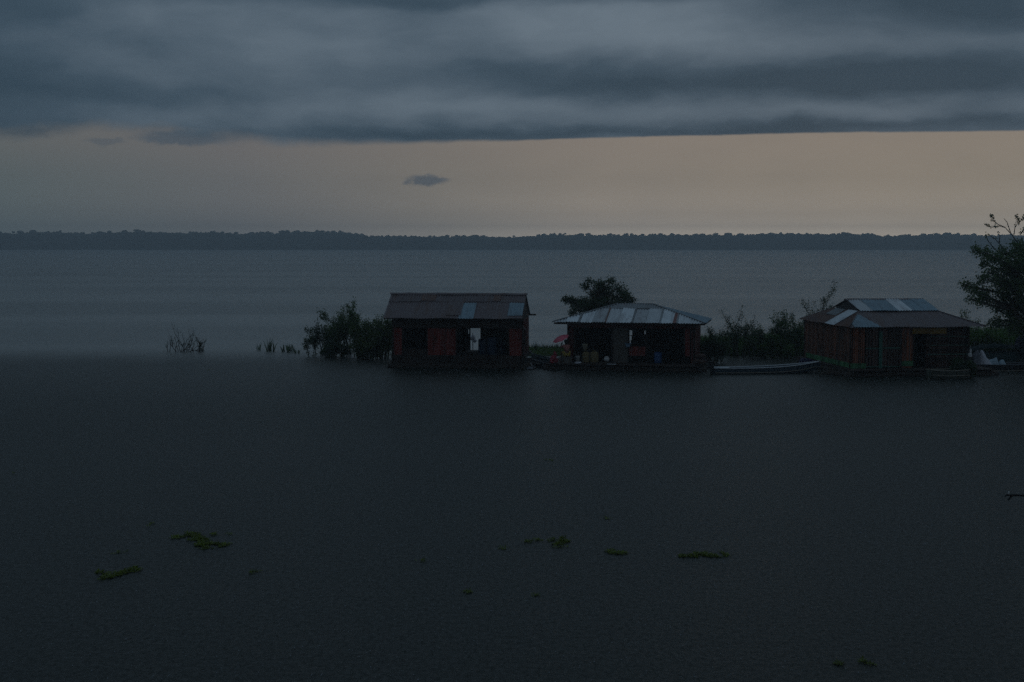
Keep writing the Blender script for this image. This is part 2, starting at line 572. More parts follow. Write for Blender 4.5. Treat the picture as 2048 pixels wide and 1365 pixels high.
# ------------------------------------------------------------------ houses
class House:
    """local frame: u along the front, v away from the viewer, z up"""

    def __init__(s, ox, oy, a):
        s.o = Vector((ox, oy, 0))
        s.a = R(a)               # clockwise seen from above

    def world(s, u, v, z=0):
        c, n = math.cos(s.a), math.sin(s.a)
        return s.o + Vector((u * c + v * n, -u * n + v * c, z))

    def uz(s, px, py, v):
        """u, z of the point of the plane v = const seen at a pixel"""
        d = ray(px, py)
        c, n = math.cos(s.a), math.sin(s.a)
        nv = Vector((n, c, 0))
        cp = Vector((0, 0, CH))
        t = (v - (cp - s.o).dot(nv)) / d.dot(nv)
        p = cp + d * t - s.o
        return p.x * c - p.y * n, p.z


def wall_holes(b, u0, u1, z0, z1, v0, v1, holes, board=.16, gap=.006, axis='u'):
    """vertical boards with rectangular holes"""
    u = u0
    while u < u1 - 1e-4:
        w = min(board * random.uniform(.8, 1.2), u1 - u)
        cuts = {u, u + w}
        for (a, c, d, e) in holes:
            for q in (a, c):
                if u < q < u + w:
                    cuts.add(q)
        cuts = sorted(cuts)
        for a, c in zip(cuts, cuts[1:]):
            segs = [(z0, z1)]
            for (h0, h1, g0, g1) in holes:
                if a >= h0 - 1e-5 and c <= h1 + 1e-5:
                    ns = []
                    for s0, s1 in segs:
                        if g0 > s0: ns.append((s0, min(g0, s1)))
                        if g1 < s1: ns.append((max(g1, s0), s1))
                    segs = [q for q in ns if q[1] - q[0] > .01]
            j = random.uniform(-.006, .006)
            for s0, s1 in segs:
                if axis == 'u':
                    b.box(a, c - gap, v0 + j, v1 + j, s0, s1)
                else:
                    b.box(v0 + j, v1 + j, a, c - gap, s0, s1)
        u += w


def corr(b, O, U, S, u0, u1, bot, top, pitch=.15, amp=.019, off=0.0, rows=3, wob=.012):
    """a corrugated sheet: O eave point at u=0, U along the eave, S up the slope"""
    O, U, S = Vector(O), Vector(U).normalized(), Vector(S).normalized()
    N = U.cross(S).normalized()
    if N.z < 0: N = -N
    n = max(4, int((u1 - u0) / pitch * 6))
    ph = random.uniform(0, 6)
    vs, fs = [], []
    for side in (0, 1):
        for i in range(n + 1):
            u = u0 + (u1 - u0) * i / n
            bb, tt = bot(u), top(u)
            if tt < bb + .001: tt = bb + .001
            for r in range(rows + 1):
                s = bb + (tt - bb) * r / rows
                h = amp * math.sin(2 * math.pi * u / pitch) + off + wob * math.sin(u * 1.7 + s * 1.3 + ph) - side * .004
                vs.append(O + U * u + S * s + N * h)
    m = (n + 1) * (rows + 1)
    R1 = rows + 1
    for i in range(n):
        for r in range(rows):
            a, bq, c, d = i * R1 + r, (i + 1) * R1 + r, (i + 1) * R1 + r + 1, i * R1 + r + 1
            fs.append((a, bq, c, d))
            fs.append((m + a, m + d, m + c, m + bq))
        a, bq = i * R1, (i + 1) * R1
        fs.append((a, m + a, m + bq, bq))
        a, bq = i * R1 + rows, (i + 1) * R1 + rows
        fs.append((a, bq, m + bq, m + a))
    for base in (0, n * R1):
        for r in range(rows):
            a, d = base + r, base + r + 1
            fs.append((a, d, m + d, m + a))
    b.add(vs, fs, False)


def raft(root, u0, u1, v0, v1, deck, logs=7, dv0=None):
    rb = MB()
    n = logs
    for i in range(n):
        v = v0 + .22 + (v1 - v0 - .44) * i / (n - 1)
        r = random.uniform(.19, .26)
        e0, e1 = u0 - random.uniform(0, .35), u1 + random.uniform(0, .35)
        pts = [(e0 + (e1 - e0) * k / 6, v + random.uniform(-.03, .03), .06 + random.uniform(-.03, .03)) for k in range(7)]
        rb.tube(pts, [r * random.uniform(.88, 1.05) for _ in pts], 9)
    r0 = rb.build('raft', 'wood_log', root)
    cb = MB()
    k = int((u1 - u0) / 1.1) + 1
    for i in range(k + 1):
        u = u0 + .1 + (u1 - u0 - .2) * i / k
        cb.tube([(u, v0, deck - .13), (u, v1, deck - .13)], .055, 6)
    cb.build('cross_beam', 'wood_log', r0)
    db = MB()
    v = v0 if dv0 is None else dv0
    while v < v1:
        w = random.uniform(.14, .2)
        db.box(u0 + random.uniform(-.06, .06), u1 + random.uniform(-.06, .06), v, min(v + w - .008, v1), deck - .05, deck + random.uniform(-.006, .006))
        v += w
    db.build('deck', 'wood_dark', r0)
    return r0


def posts(root, pts, r, m='wood_dark', name='post'):
    for (u, v, z0, z1) in pts:
        p = MB()
        p.tube([(u, v, z0), (u + random.uniform(-.02, .02), v, z1)], [r, r * .9], 8)
        p.build(name, m, root)


def ridgecap(root_roof, p0, p1, m, w=.16):
    c = MB()
    p0, p1 = Vector(p0), Vector(p1)
    n = 14
    for sgn in (-1, 1):
        vs, fs = [], []
        for i in range(n + 1):
            q = p0.lerp(p1, i / n) + Vector((0, 0, random.uniform(-.006, .012)))
            for k, (dv, dz) in enumerate(((0, .035), (w * sgn, -.045), (w * sgn, -.055), (0, .025))):
                vs.append(q + Vector((0, dv, dz)))
        for i in range(n):
            for k in range(4):
                fs.append((i * 4 + k, i * 4 + (k + 1) % 4, (i + 1) * 4 + (k + 1) % 4, (i + 1) * 4 + k))
        c.add(vs, fs)
    return c.build('ridge_cap', m, root_roof)


# ---------- house 1: gabled, red panels
random.seed(11)
H1 = House(-6.42, 77.1, 6)
h1 = empty('floating_house', H1.world(0, 0), -H1.a,
           'gabled floating house with dark red wall panels and rusty purple-grey roof, leftmost', 'house', 'floating houses moored along the flooded bank')
D1 = .68
raft(h1, -.15, 7.15, -.12, 4.3, D1, 7, .05)
sk = MB()
wall_holes(sk, -.02, 7.02, .10, D1 + .03, -.035, -.008, [], .3)
sk.build('raft_skirt', 'wood_dark', h1)
wb = MB(); wall_holes(wb, 0, .44, D1, 2.62, 0, .035, []); wb.build('wall_panel', 'paint_red', h1)
wb = MB(); wall_holes(wb, 1.86, 3.40, D1, 2.62, 0, .035, []); wb.build('wall_panel', 'paint_red', h1)
wb = MB(); wall_holes(wb, 6.31, 7.0, D1, 2.62, 0, .035, []); wb.build('wall_panel', 'paint_red', h1)
lt = MB(); lt.box(-.03, 7.03, -.05, -.004, 2.18, 2.64); lt.build('lintel', 'wood_dark', h1)
lt = MB(); wall_holes(lt, .45, 1.85, D1, 1.05, 0.0, .03, []); lt.build('low_wall', 'wood_dark', h1)
ru0, rz1 = H1.uz(941, 656, 3.9)
ru1, rz0 = H1.uz(961, 699, 3.9)
su0, sz1 = H1.uz(936.6, 659, 3.9)
su1, sz0 = H1.uz(938.4, 668, 3.9)
wb = MB(); wall_holes(wb, 0, 7.0, D1, 2.62, 3.88, 3.92, [(ru0, ru1, rz0 - .12, rz1), (su0, su1, sz0, sz1)], .22, 0.0); wb.build('rear_wall', 'wood_dark', h1)
wb = MB(); wall_holes(wb, .04, 3.88, D1, 2.62, 0, .035, [], axis='v', gap=0); wb.build('side_wall', 'paint_maroon', h1)
wb = MB(); wall_holes(wb, .04, 3.88, D1, 2.62, 6.965, 7.0, [], axis='v'); wb.build('side_wall', 'paint_maroon', h1)
for uu in (0.02, 6.98):
    g = MB()
    v = .0
    while v < 3.9:
        zt = 2.75 + 1.2 * (1 - abs(v + .08 - 1.95) / 2.45) - .22
        g.box(uu - .017, uu + .017, v, min(v + .15, 3.9), 2.625, max(2.64, zt))
        v += .156
    g.build('gable', 'wood_dark', h1)
posts(h1, [(-.04, -.02, .2, 2.7), (7.05, -.02, .2, 2.7), (.47, .05, D1, 2.6), (1.83, .05, D1, 2.6), (3.44, .05, D1, 2.6), (6.27, .05, D1, 2.6), (4.9, 2.0, D1, 2.8)], .05)
# sloped roof
EZ, RZ = 2.73, 3.95
fs_ = Vector((0, 2.45, RZ - EZ)); SL = fs_.length
roof1 = MB()
corr(roof1, (0, -.5, EZ), (1, 0, 0), fs_, -.5, 7.05, lambda u: 0 + .03 * math.sin(u * 3), lambda u: SL * .70)
roof = roof1.build('roof', 'tin_rust', h1)
t2 = MB(); corr(t2, (0, -.5, EZ), (1, 0, 0), fs_, -.5, 7.05, lambda u: SL * .665 + .012 * math.sin(u * 5), lambda u: SL, off=.022); t2.build('roof_sheet', 'tin_rust', roof)
t2 = MB(); corr(t2, (0, 4.4, EZ), (1, 0, 0), Vector((0, -2.45, RZ - EZ)), -.5, 7.05, lambda u: 0, lambda u: SL); t2.build('roof_sheet', 'tin_rust', roof)
for (a, c, lo, hi, m) in [(3.62, 4.42, -.03, .62, 'tin_blue'), (6.23, 7.03, .10, .62, 'tin_blue'), (1.3, 2.1, .7, .98, 'tin_rust_brown'), (5.3, 5.7, .69, .99, 'tin_rust_brown'), (2.9, 3.7, .1, .66, 'tin_rust')]:
    q = MB(); corr(q, (0, -.5, EZ), (1, 0, 0), fs_, a, c, lambda u: SL * lo, lambda u: SL * hi, off=.03 if hi < .7 else .045); q.build('roof_sheet', m, roof)
ridgecap(roof, (-.55, 1.95, RZ + .03), (7.1, 1.95, RZ + .02), 'tin_rust')
for u in [-.42, .9, 2.3, 3.7, 5.1, 6.4, 6.95]:
    rf = MB(); rf.box(u - .03, u + .03, -.45, 1.93, -.05, -.005, Matrix(((1, 0, 0, 0), (0, 1, 0, 0), (0, (RZ - EZ) / 2.45, 1, EZ + .20), (0, 0, 0, 1)))); rf.build('rafter', 'wood_dark', h1)
    rf = MB(); rf.box(u - .03, u + .03, 1.97, 4.35, -.05, -.005, Matrix(((1, 0, 0, 0), (0, 1, 0, 0), (0, -(RZ - EZ) / 2.45, 1, RZ + .93), (0, 0, 0, 1)))); rf.build('rafter', 'wood_dark', h1)
bm_ = MB(); bm_.box(-.3, 7.38, 4.22, 4.30, EZ - .06, EZ + .03); bm_.build('eave_beam', 'wood_dark', h1)
bm_ = MB(); bm_.box(-.45, 7.0, -.40, -.33, EZ - .06, EZ + .01); bm_.build('eave_beam', 'wood_dark', h1)

# ---------- house 2: hipped bright tin roof
random.seed(12)
H2 = House(3.03, 77.0, 12)
h2 = empty('floating_house', H2.world(0, 0), -H2.a,
           'open-fronted floating house with pale hipped tin roof, between the gabled house and the boarded house', 'house', 'floating houses moored along the flooded bank')
D2 = .33
raft(h2, -.9, 7.35, -1.35, 4.6, D2, 9)
W2 = 6.85


def u2(px): return H2.uz(px, 690, 0)[0]


wb = MB(); wall_holes(wb, 0, .32, D2, 2.5, 0, .035, []); wb.build('wall_panel', 'paint_maroon', h2)
wb = MB(); wall_holes(wb, u2(1225), u2(1256), D2, 2.5, 0, .035, [], .4); wb.build('wall_panel', 'wood_grey', h2)
wb = MB(); wall_holes(wb, u2(1257), u2(1291), .72, 1.22, -.03, .005, []); wb.build('low_wall', 'paint_red', h2)
wb = MB(); wall_holes(wb, u2(1370), u2(1380), D2 + .4, 2.32, -.02, .015, []); wb.build('wall_panel', 'paint_red', h2)
wb = MB(); wall_holes(wb, u2(1382), W2, D2, 2.5, 0, .035, []); wb.build('wall_panel', 'paint_maroon', h2)
lt = MB(); lt.box(-.02, W2 + .02, -.05, -.004, 2.2, 2.52); lt.build('lintel', 'paint_maroon', h2)
VB = 4.0
hl = []
a0, z1_ = H2.uz(1259, 661, VB); a1, z0_ = H2.uz(1264.5, 671, VB); hl.append((a0, a1, z0_, z1_))
a0, z1_ = H2.uz(1259, 672.3, VB); a1, z0_ = H2.uz(1263.2, 681, VB); hl.append((a0, a1, z0_, z1_))
a0, z1_ = H2.uz(1259.6, 681.2, VB); a1, z0_ = H2.uz(1261.2, 690, VB); hl.append((a0, a1, z0_, z1_))
a0, z1_ = H2.uz(1289, 662, VB); a1, z0_ = H2.uz(1294, 669, VB); hl.append((a0, a1, z0_, z1_))
wb = MB(); wall_holes(wb, 0, W2, D2, 2.5, VB - .02, VB + .02, hl, .2, 0.0); wb.build('rear_wall', 'wood_dark', h2)
wb = MB(); wall_holes(wb, .04, VB - .03, D2, 2.5, 0, .03, [], axis='v', gap=0); wb.build('side_wall', 'paint_maroon', h2)
wb = MB(); wall_holes(wb, .04, VB - .03, D2, 2.5, W2 - .03, W2, [], axis='v'); wb.build('side_wall', 'paint_maroon', h2)
posts(h2, [(.0, -.05, .25, 2.5), (.37, .0, D2, 2.5), (u2(1224), -.02, D2, 2.5), (u2(1257), -.02, D2, 2.5), (u2(1293), -.02, D2, 2.5), (u2(1369), -.02, D2, 2.5), (W2, -.05, .25, 2.5)], .05)
E2, T2 = 2.52, 3.42
rl, rr, rv0, rv1 = -.75, 7.45, -.6, 4.6
vm = 2.0
cl, cr = 2.45, 4.42
Sf = Vector((0, vm - rv0, T2 - E2)); LF = Sf.length
sheets = []
rb_ = MB()


def ftop2(u):
    if u < cl: return max(0, (u - rl) / (cl - rl)) * LF
    if u > cr: return max(0, (rr - u) / (rr - cr)) * LF
    return LF


corr(rb_, (0, vm + (vm - rv0), E2), (1, 0, 0), Vector((0, -(vm - rv0), T2 - E2)), rl, rr, lambda u: 0, ftop2)
roof2 = rb_.build('roof', 'tin_grey', h2)
u = rl
cols = ['tin_bright', 'tin_bright', 'tin_bright', 'tin_mid', 'tin_bright', 'tin_bright', 'tin_mid', 'tin_bright', 'tin_bright', 'tin_rust_red', 'tin_bright', 'tin_bright', 'tin_bright']
i = 0
while u < rr - .05:
    w = .72 if cols[i % len(cols)] not in ('tin_rust_red',) else .2
    e = min(u + w, rr)
    q = MB()
    corr(q, (0, rv0, E2), (1, 0, 0), Sf, u, e, lambda x: random.uniform(-.0, .004), lambda x: min(ftop2(x), LF * .765), off=.014 * (i % 2), rows=2)
    q.build('roof_sheet', cols[i % len(cols)], roof2)
    if i % 2 == 0 and u > 0:
        q = MB(); corr(q, (0, rv0, E2), (1, 0, 0), Sf, u - .05, u + .05, lambda x: 0, lambda x: min(ftop2(x), LF * .76), off=.03, rows=2, pitch=.1)
        q.build('roof_sheet', 'tin_grey' if i != 4 else 'tin_rust_brown', roof2)
    u = e
    i += 1
q = MB(); corr(q, (0, rv0, E2), (1, 0, 0), Sf, rl, rr, lambda x: min(ftop2(x), LF * .74), ftop2, off=.018, rows=2); q.build('roof_sheet', 'tin_grey', roof2)
# right and left hips
Sr = Vector((-(rr - cr), 0, T2 - E2)); LR = Sr.length
vw = rv1 - rv0


def htop(v):
    k = (v - rv0) / (vm - rv0) if v < vm else (rv1 - v) / (rv1 - vm)
    return max(0, min(1, k)) * LR


q = MB(); corr(q, (rr, 0, E2), (0, 1, 0), Sr, rv0, rv1, lambda v: 0, htop, off=.012); q.build('roof_sheet', 'tin_blue', roof2)
Sl = Vector((cl - rl, 0, T2 - E2)); LR = Sl.length
q = MB(); corr(q, (rl, 0, E2), (0, 1, 0), Sl, rv0, rv1, lambda v: 0, htop, off=.012); q.build('roof_sheet', 'tin_bright', roof2)
hp = MB()
for pts in ([(rl, rv0, E2 + .03), (cl, vm, T2 + .03)], [(rr, rv0, E2 + .03), (cr, vm, T2 + .03)], [(cl, vm, T2 + .02), (cr, vm, T2 + .02)]):
    hp = MB(); hp.tube(pts, .028, 6); hp.build('hip_cap', 'tin_grey', roof2)
for bx in [(W2 - .1, rr - .03, v - .035, v + .035, E2 - .10, E2 - .03) for v in (-.4, .5, 1.4, 2.3, 3.2, 4.1)] + [(rl + .05, .1, v - .035, v + .035, E2 - .10, E2 - .03) for v in (-.4, .5, 1.4, 2.3, 3.2, 4.1)] + \
        [(rl + .1, .9, rv0 + .04, rv0 + .09, E2 - .12, E2 - .03), (.0, W2, rv0 + .1, rv0 + .16, E2 - .08, E2 - .02)]:
    rf = MB(); rf.box(*bx); rf.build('rafter', 'wood_dark', h2)

# ---------- house 3: boarded, green base
random.seed(13)
H3 = House(17.3, 72.5, -6.2)
h3 = empty('floating_house', H3.world(0, 0), -H3.a,
           'boarded floating house with rusty brown tiered roof and green painted base, beside the big tree', 'house', 'floating houses moored along the flooded bank')
D3 = .36
W3, V3 = 6.3, 7.5
raft(h3, -.25, 7.3, -.9, 8.1, D3 - .02, 11)


def u3(px): return H3.uz(px, 690, 0)[0]


def board_wall(b, a0, a1, z0, z1, plane, axis, pitch=.115, wd=.085):
    p = a0
    while p < a1 - .03:
        w = wd * random.uniform(.75, 1.15)
        t = random.uniform(.012, .024)
        zt = z1 - random.uniform(0, .03)
        if axis == 'v':
            b.box(plane - t, plane, p, p + w, z0, zt)
        else:
            b.box(p, p + w, plane - t, plane, z0, zt)
        p += pitch * random.uniform(.9, 1.12)


bw = MB(); board_wall(bw, .03, V3, D3, 2.46, 0, 'v'); bw.build('board_wall', 'board_rust', h3)
bk = MB(); bk.box(.03, .05, .05, V3 - .05, D3, 2.42); bk.build('inner_wall', 'board_brown', h3)
gs = MB(); board_wall(gs, .03, V3 - .4, D3 + .02, D3 + .30, -.03, 'v', .16, .14); gs.build('green_base', 'paint_green', h3)
bt = MB()
p = .1
while p < V3:
    bt.box(-.036, -.026, p, p + .018, D3 + .05, 2.4)
    p += random.uniform(.12, .28)
bt.build('batten', 'wood_grey', h3)
bw = MB(); board_wall(bw, 0, u3(1732), D3, 2.46, 0, 'u'); bw.build('board_wall', 'board_rust', h3)
gs = MB(); gs.box(0, u3(1732), -.05, -.03, D3 + .0, D3 + .26); gs.build('green_base', 'paint_green', h3)
# gate
gt = MB(); board_wall(gt, u3(1732), u3(1803), D3 + .05, 2.40, .02, 'u', .17, .15); gate = gt.build('gate', 'board_brown', h3)
for k in range(12):
    uu = u3(1733 + k * 6.2)
    gb = MB(); gb.box(uu, uu + .022, -.03, -.012, D3 + .05, random.choice([2.2, 2.32, 1.9])); gb.build('bar', 'wood_grey', gate)
for bx in ((u3(1731), u3(1758), -.055, -.032, 1.36, 1.41), (u3(1766), u3(1800), -.055, -.032, 1.37, 1.43), (u3(1732), u3(1800), -.055, -.032, D3 + .06, D3 + .10)):
    gr_ = MB(); gr_.box(*bx); gr_.build('rail', 'paint_teal', gate)
gp = MB(); gp.box(u3(1757.5), u3(1764), -.08, -.034, D3, 2.25); gp.build('gate_post', 'paint_teal', h3)
bw = MB(); board_wall(bw, u3(1804), u3(1826), D3, 2.46, 0, 'u', .12, .115); bw.build('board_wall', 'board_rust', h3)
gs = MB(); gs.box(u3(1803.5), u3(1826), -.06, -.03, D3 + .10, D3 + .36); gs.build('green_base', 'paint_green', h3)
bt = MB(); bt.box(u3(1810), u3(1811), -.045, -.03, D3 + .1, 2.3); bt.box(u3(1818), u3(1819.2), -.045, -.03, D3 + .1, 2.3); bt.build('batten', 'wood_grey', h3)
posts(h3, [(u3(1827.5), 0, D3, 2.45), (u3(1859), 0, D3, 2.45), (W3, 0, D3, 2.45), (0.0, 0, D3, 2.45), (0, V3, D3, 2.45), (W3, V3, D3, 2.45)], .05)
lt = MB(); lt.box(0, W3, .03, .08, 2.36, 2.48); lt.build('lintel', 'wood_dark', h3)
# shop front with shelves behind bars
for bx in ((u3(1860), u3(1937), -.02, .0, 1.50, 1.53), (u3(1855), u3(1937), -.045, -.022, 1.03, 1.07), (u3(1860), u3(1937), -.02, .0, 1.95, 1.975)):
    la = MB(); la.box(*bx); la.build('rail', 'paint_teal', h3)
for (p0, za, zb) in [(1878, 1.07, 2.3), (1884, .4, .9), (1893, .42, 1.03), (1897, 1.07, 2.2), (1915, 1.07, 2.25), (1872, 1.5, 2.2), (1906, .42, 1.03), (1926, .42, 2.2)]:
    lb = MB(); lb.box(u3(p0), u3(p0) + .02, -.068, -.048, za, zb); lb.build('bar', 'wood_grey', h3)
sb_ = MB(); wall_holes(sb_, u3(1860), W3, D3, 2.4, .5, .53, [], .3); sb_.build('inner_wall', 'board_brown', h3)
for z in (.8, 1.25, 1.7):
    s_ = MB(); s_.box(u3(1862), W3 - .05, .2, .49, z, z + .03); s_.build('shelf', 'wood_dark', h3)
su, sz = H3.uz(1848, 662, V3); su1, sz1 = H3.uz(1850.5, 676, V3)
wb = MB(); wall_holes(wb, 0, W3, D3, 2.4, V3 - .02, V3 + .02, [(su, su1, sz1, sz)], .25, 0); wb.build('rear_wall', 'wood_dark', h3)
wb = MB(); wall_holes(wb, .03, V3, D3, 2.4, W3 - .03, W3, [], .2, 0.0, axis='v'); wb.build('side_wall', 'board_brown', h3)
am = MB(); am.box(u3(1822), u3(1890), -.16, -.14, 2.12, 2.42); am.build('sign_board', 'sheet_amber', h3)
# roof
E3 = 2.48
el_, er_, ef, eb = -.2, 7.08, -.32, 7.85
tl, tr, tf, tb, TZ = 1.12, 5.3, 1.85, 5.85, 3.20
Sf = Vector((0, tf - ef, TZ - E3)); LF3 = Sf.length


def t3(u):
    if u < tl: return max(0, (u - el_) / (tl - el_)) * LF3
    if u > tr: return max(0, (er_ - u) / (er_ - tr)) * LF3
    return LF3


rb_ = MB(); corr(rb_, (0, ef, E3), (1, 0, 0), Sf, el_, er_, lambda u: 0, t3, wob=.02)
roof3 = rb_.build('roof', 'tin_rust', h3)
Sb3 = Vector((0, -(eb - tb), TZ - E3)); LB3 = Sb3.length
q = MB(); corr(q, (0, eb, E3), (1, 0, 0), Sb3, el_, er_, lambda u: 0, lambda u: t3(u) / LF3 * LB3); q.build('roof_sheet', 'tin_rust', roof3)
Sl3 = Vector((tl - el_, 0, TZ - E3)); LL3 = Sl3.length


def tv(v, L):
    if v < tf: return max(0, (v - ef) / (tf - ef)) * L
    if v > tb: return max(0, (eb - v) / (eb - tb)) * L
    return L


q = MB(); corr(q, (el_, 0, E3), (0, 1, 0), Sl3, ef, eb, lambda v: .0, lambda v: tv(v, LL3), wob=.02); q.build('roof_sheet', 'tin_rust_brown', roof3)
q = MB(); corr(q, (el_, 0, E3), (0, 1, 0), Sl3, 1.95, 3.35, lambda v: -.02, lambda v: LL3 * .97, off=.03); q.build('roof_sheet', 'tin_bright', roof3)
q = MB(); corr(q, (el_, 0, E3), (0, 1, 0), Sl3, 3.9, 5.4, lambda v: LL3 * .55, lambda v: LL3 * .97, off=.03); q.build('roof_sheet', 'tin_grey', roof3)
Sr3 = Vector((tr - er_, 0, TZ - E3)); LR3 = Sr3.length
q = MB(); corr(q, (er_, 0, E3), (0, 1, 0), Sr3, ef, eb, lambda v: 0, lambda v: tv(v, LR3)); q.build('roof_sheet', 'tin_rust', roof3)
q = MB(); corr(q, (0, ef, E3), (1, 0, 0), Sf, .10, 1.50, lambda u: -.02, lambda u: min(t3(u) - .04, max(0, (1.50 - u) / .62 * LF3 * .75)), off=.035); q.build('roof_sheet', 'tin_blue', roof3)
GZ = 3.72
vm3 = 3.85
Sg = Vector((0, vm3 - tf + .12, GZ - TZ)); LG = Sg.length
for k in range(6):
    a = tl - .02 + (tr - tl + .1) * k / 6
    q = MB(); corr(q, (0, tf - .12, TZ + .03), (1, 0, 0), Sg, a, a + (tr - tl + .1) / 6 + .02, lambda u: 0, lambda u: LG, off=.01 * (k % 2)); q.build('roof_sheet', ['tin_bright', 'tin_blue', 'tin_blue', 'tin_bright', 'tin_blue', 'tin_blue'][k], roof3)
q = MB(); corr(q, (0, tb + .12, TZ + .03), (1, 0, 0), Vector((0, -(tb - vm3 + .12), GZ - TZ)), tl - .02, tr + .08, lambda u: 0, lambda u: LG); q.build('roof_sheet', 'tin_rust', roof3)
ridgecap(roof3, (tl - .1, vm3, GZ + .03), (tr + .1, vm3, GZ + .02), 'tin_rust')
for uu in (tl + .04, tr - .02):
    g = MB()
    g.add([(uu, tf, TZ - .02), (uu, tb, TZ - .02), (uu, vm3, GZ - .03), (uu + .02, tf, TZ - .02), (uu + .02, tb, TZ - .02), (uu + .02, vm3, GZ - .03)],
          [(0, 1, 2), (3, 5, 4), (0, 3, 4, 1), (1, 4, 5, 2), (2, 5, 3, 0)])
    g.build('gable', 'black_stuff', roof3)
hp = MB()
for pts in ([(el_, ef, E3 + .03), (tl, tf, TZ + .03)], [(er_, ef, E3 + .03), (tr, tf, TZ + .03)], [(el_, eb, E3 + .03), (tl, tb, TZ + .03)]):
    hp = MB(); hp.tube(pts, .025, 6); hp.build('hip_cap', 'tin_rust', roof3)


# ------------------------------------------------------------------ small things in and about the houses
def barrel(loc, r, h, m, label, group=None, lid=None, name='barrel', cat='barrel'):
    o = empty(name, loc, 0, label, cat, group)
    b = MB()
    b.lathe([(r * .93, 0), (r, .04 * h), (r, .30 * h), (r * 1.03, .33 * h), (r, .36 * h), (r, .64 * h), (r * 1.03, .67 * h), (r, .70 * h), (r, .95 * h), (r * .93, h)], n=20)
    b.build('body', m, o)
    c = MB(); c.lathe([(r * .95, h - .002), (r * .96, h + .02), (r * .3, h + .035)], n=20); c.build('lid', lid or m, o)
    return o


def crate(loc, w, d, h, m, label, group=None, rz=0.0):
    o = empty('crate', loc, rz, label, 'crate', group)
    b = MB()
    t = .02
    b.box(-w / 2, w / 2, -d / 2, d / 2, 0, t)
    for z in range(3):
        z0 = .03 + z * (h - .03) / 3
        z1 = z0 + (h - .03) / 3 - .012
        b.box(-w / 2, w / 2, -d / 2, -d / 2 + t, z0, z1)
        b.box(-w / 2, w / 2, d / 2 - t, d / 2, z0, z1)
        b.box(-w / 2, -w / 2 + t, -d / 2 + t, d / 2 - t, z0, z1)
        b.box(w / 2 - t, w / 2, -d / 2 + t, d / 2 - t, z0, z1)
    b.build('slats', m, o)
    r = MB()
    for sx in (-1, 1):
        for sy in (-1, 1):
            r.box(sx * (w / 2 + .004) - .02, sx * (w / 2 + .004) + .02, sy * (d / 2 + .004) - .02, sy * (d / 2 + .004) + .02, 0, h)
    r.build('corner_posts', m, o)
    return o


def jug(loc, w, h, m, label, group=None, rz=0):
    """jerry can"""
    o = empty('jerry_can', loc, rz, label, 'container', group)
    b = MB()
    b.lathe([(w * .46, 0), (w * .5, .03), (w * .5, h * .72), (w * .42, h * .86), (w * .2, h * .92)], n=12, sy=.75)
    b.build('body', m, o)
    hb = MB(); hb.tube([(-w * .3, 0, h * .86), (-w * .25, 0, h * 1.0), (w * .12, 0, h * 1.0), (w * .18, 0, h * .88)], .02, 6); hb.build('handle', m, o)
    cb = MB(); cb.lathe([(.03, h * .92), (.035, h * .99), (.02, h)], c=(w * .3, 0, 0), n=8); cb.build('cap', 'plastic_darkblue', o)
    return o


random.seed(21)


def p2(px, v): return H2.world(H2.uz(px, 700, v)[0], v, D2 + .004)
def p1(px, v): return H1.world(H1.uz(px, 700, v)[0], v, D1 + .008)
def p3(px, v): return H3.world(H3.uz(px, 700, v)[0], v, D3 - .012)


barrel(p1(966, 1.3), .26, .80, 'plastic_darkblue', 'dim blue barrel just right of the rear doorway in the gabled house')
barrel(p1(985, 1.0), .30, .92, 'plastic_darkblue', 'large dim blue drum inside the gabled house, middle of its wide opening')
barrel(p1(1003, 1.4), .26, .72, 'cloth_navy', 'low navy drum inside the gabled house near its right red panel')
jug(p2(1172, -.15), .42, .62, 'plastic_yellow', 'yellow jerry can on the deck under the cream bucket', 'yellow jerry cans on the deck')
jug(p2(1189, -.18), .46, .64, 'plastic_yellow', 'wider yellow jerry can right of the one under the cream bucket', 'yellow jerry cans on the deck')
bk_ = p2(1170, -.15); bk_.z += .65
o = empty('bucket', bk_, 0, 'cream bucket standing on a yellow jerry can', 'bucket')
b = MB(); b.lathe([(.12, 0), (.15, .28), (.16, .30), (.16, .33)], n=16); b.build('body', 'plastic_cream', o)
b = MB(); b.lathe([(.155, .331), (.16, .345), (.05, .35)], n=16); b.build('lid', 'plastic_cream', o)
o = empty('bucket', p2(1155, -.3), 0, 'grey-white bucket on the deck left of the yellow jerry cans', 'bucket')
b = MB(); b.lathe([(.10, 0), (.125, .32), (.135, .33), (.135, .35)], n=16); b.build('body', 'plastic_white', o)
b = MB(); b.tube([(-.13, 0, .33), (-.08, 0, .43), (.08, 0, .43), (.13, 0, .33)], .008, 5); b.build('handle', 'wood_grey', o)
o = empty('cooking_pot', p2(1213.5, -1.0), 0, 'white lidded pot on a dark stand at the deck edge below the grey wall panel', 'pot')
b = MB(); b.lathe([(.11, .17), (.135, .20), (.135, .33), (.12, .345)], n=16); b.build('body', 'plastic_white', o)
b = MB(); b.lathe([(.13, .346), (.10, .385), (.02, .40)], n=16); b.build('lid', 'plastic_white', o)
for k in range(4):
    a = k * math.pi / 2 + .5
    b = MB(); b.tube([(.1 * math.cos(a), .1 * math.sin(a), 0), (.1 * math.cos(a), .1 * math.sin(a), .19)], .015, 5); b.build('leg', 'wood_grey', o)
b = MB(); b.box(-.24, .24, -.05, .05, 0, .03); tag(b.build('plank', 'boat_white', None, p2(1223.5, -1.25), (0, 0, -.25)), 'thin white plank lying on the deck right of the white pot', 'plank')
b = MB()
for k in range(5):
    blob(b, (random.uniform(-.1, .1), random.uniform(-.04, .04), .05), .1, .07, .05, .5)
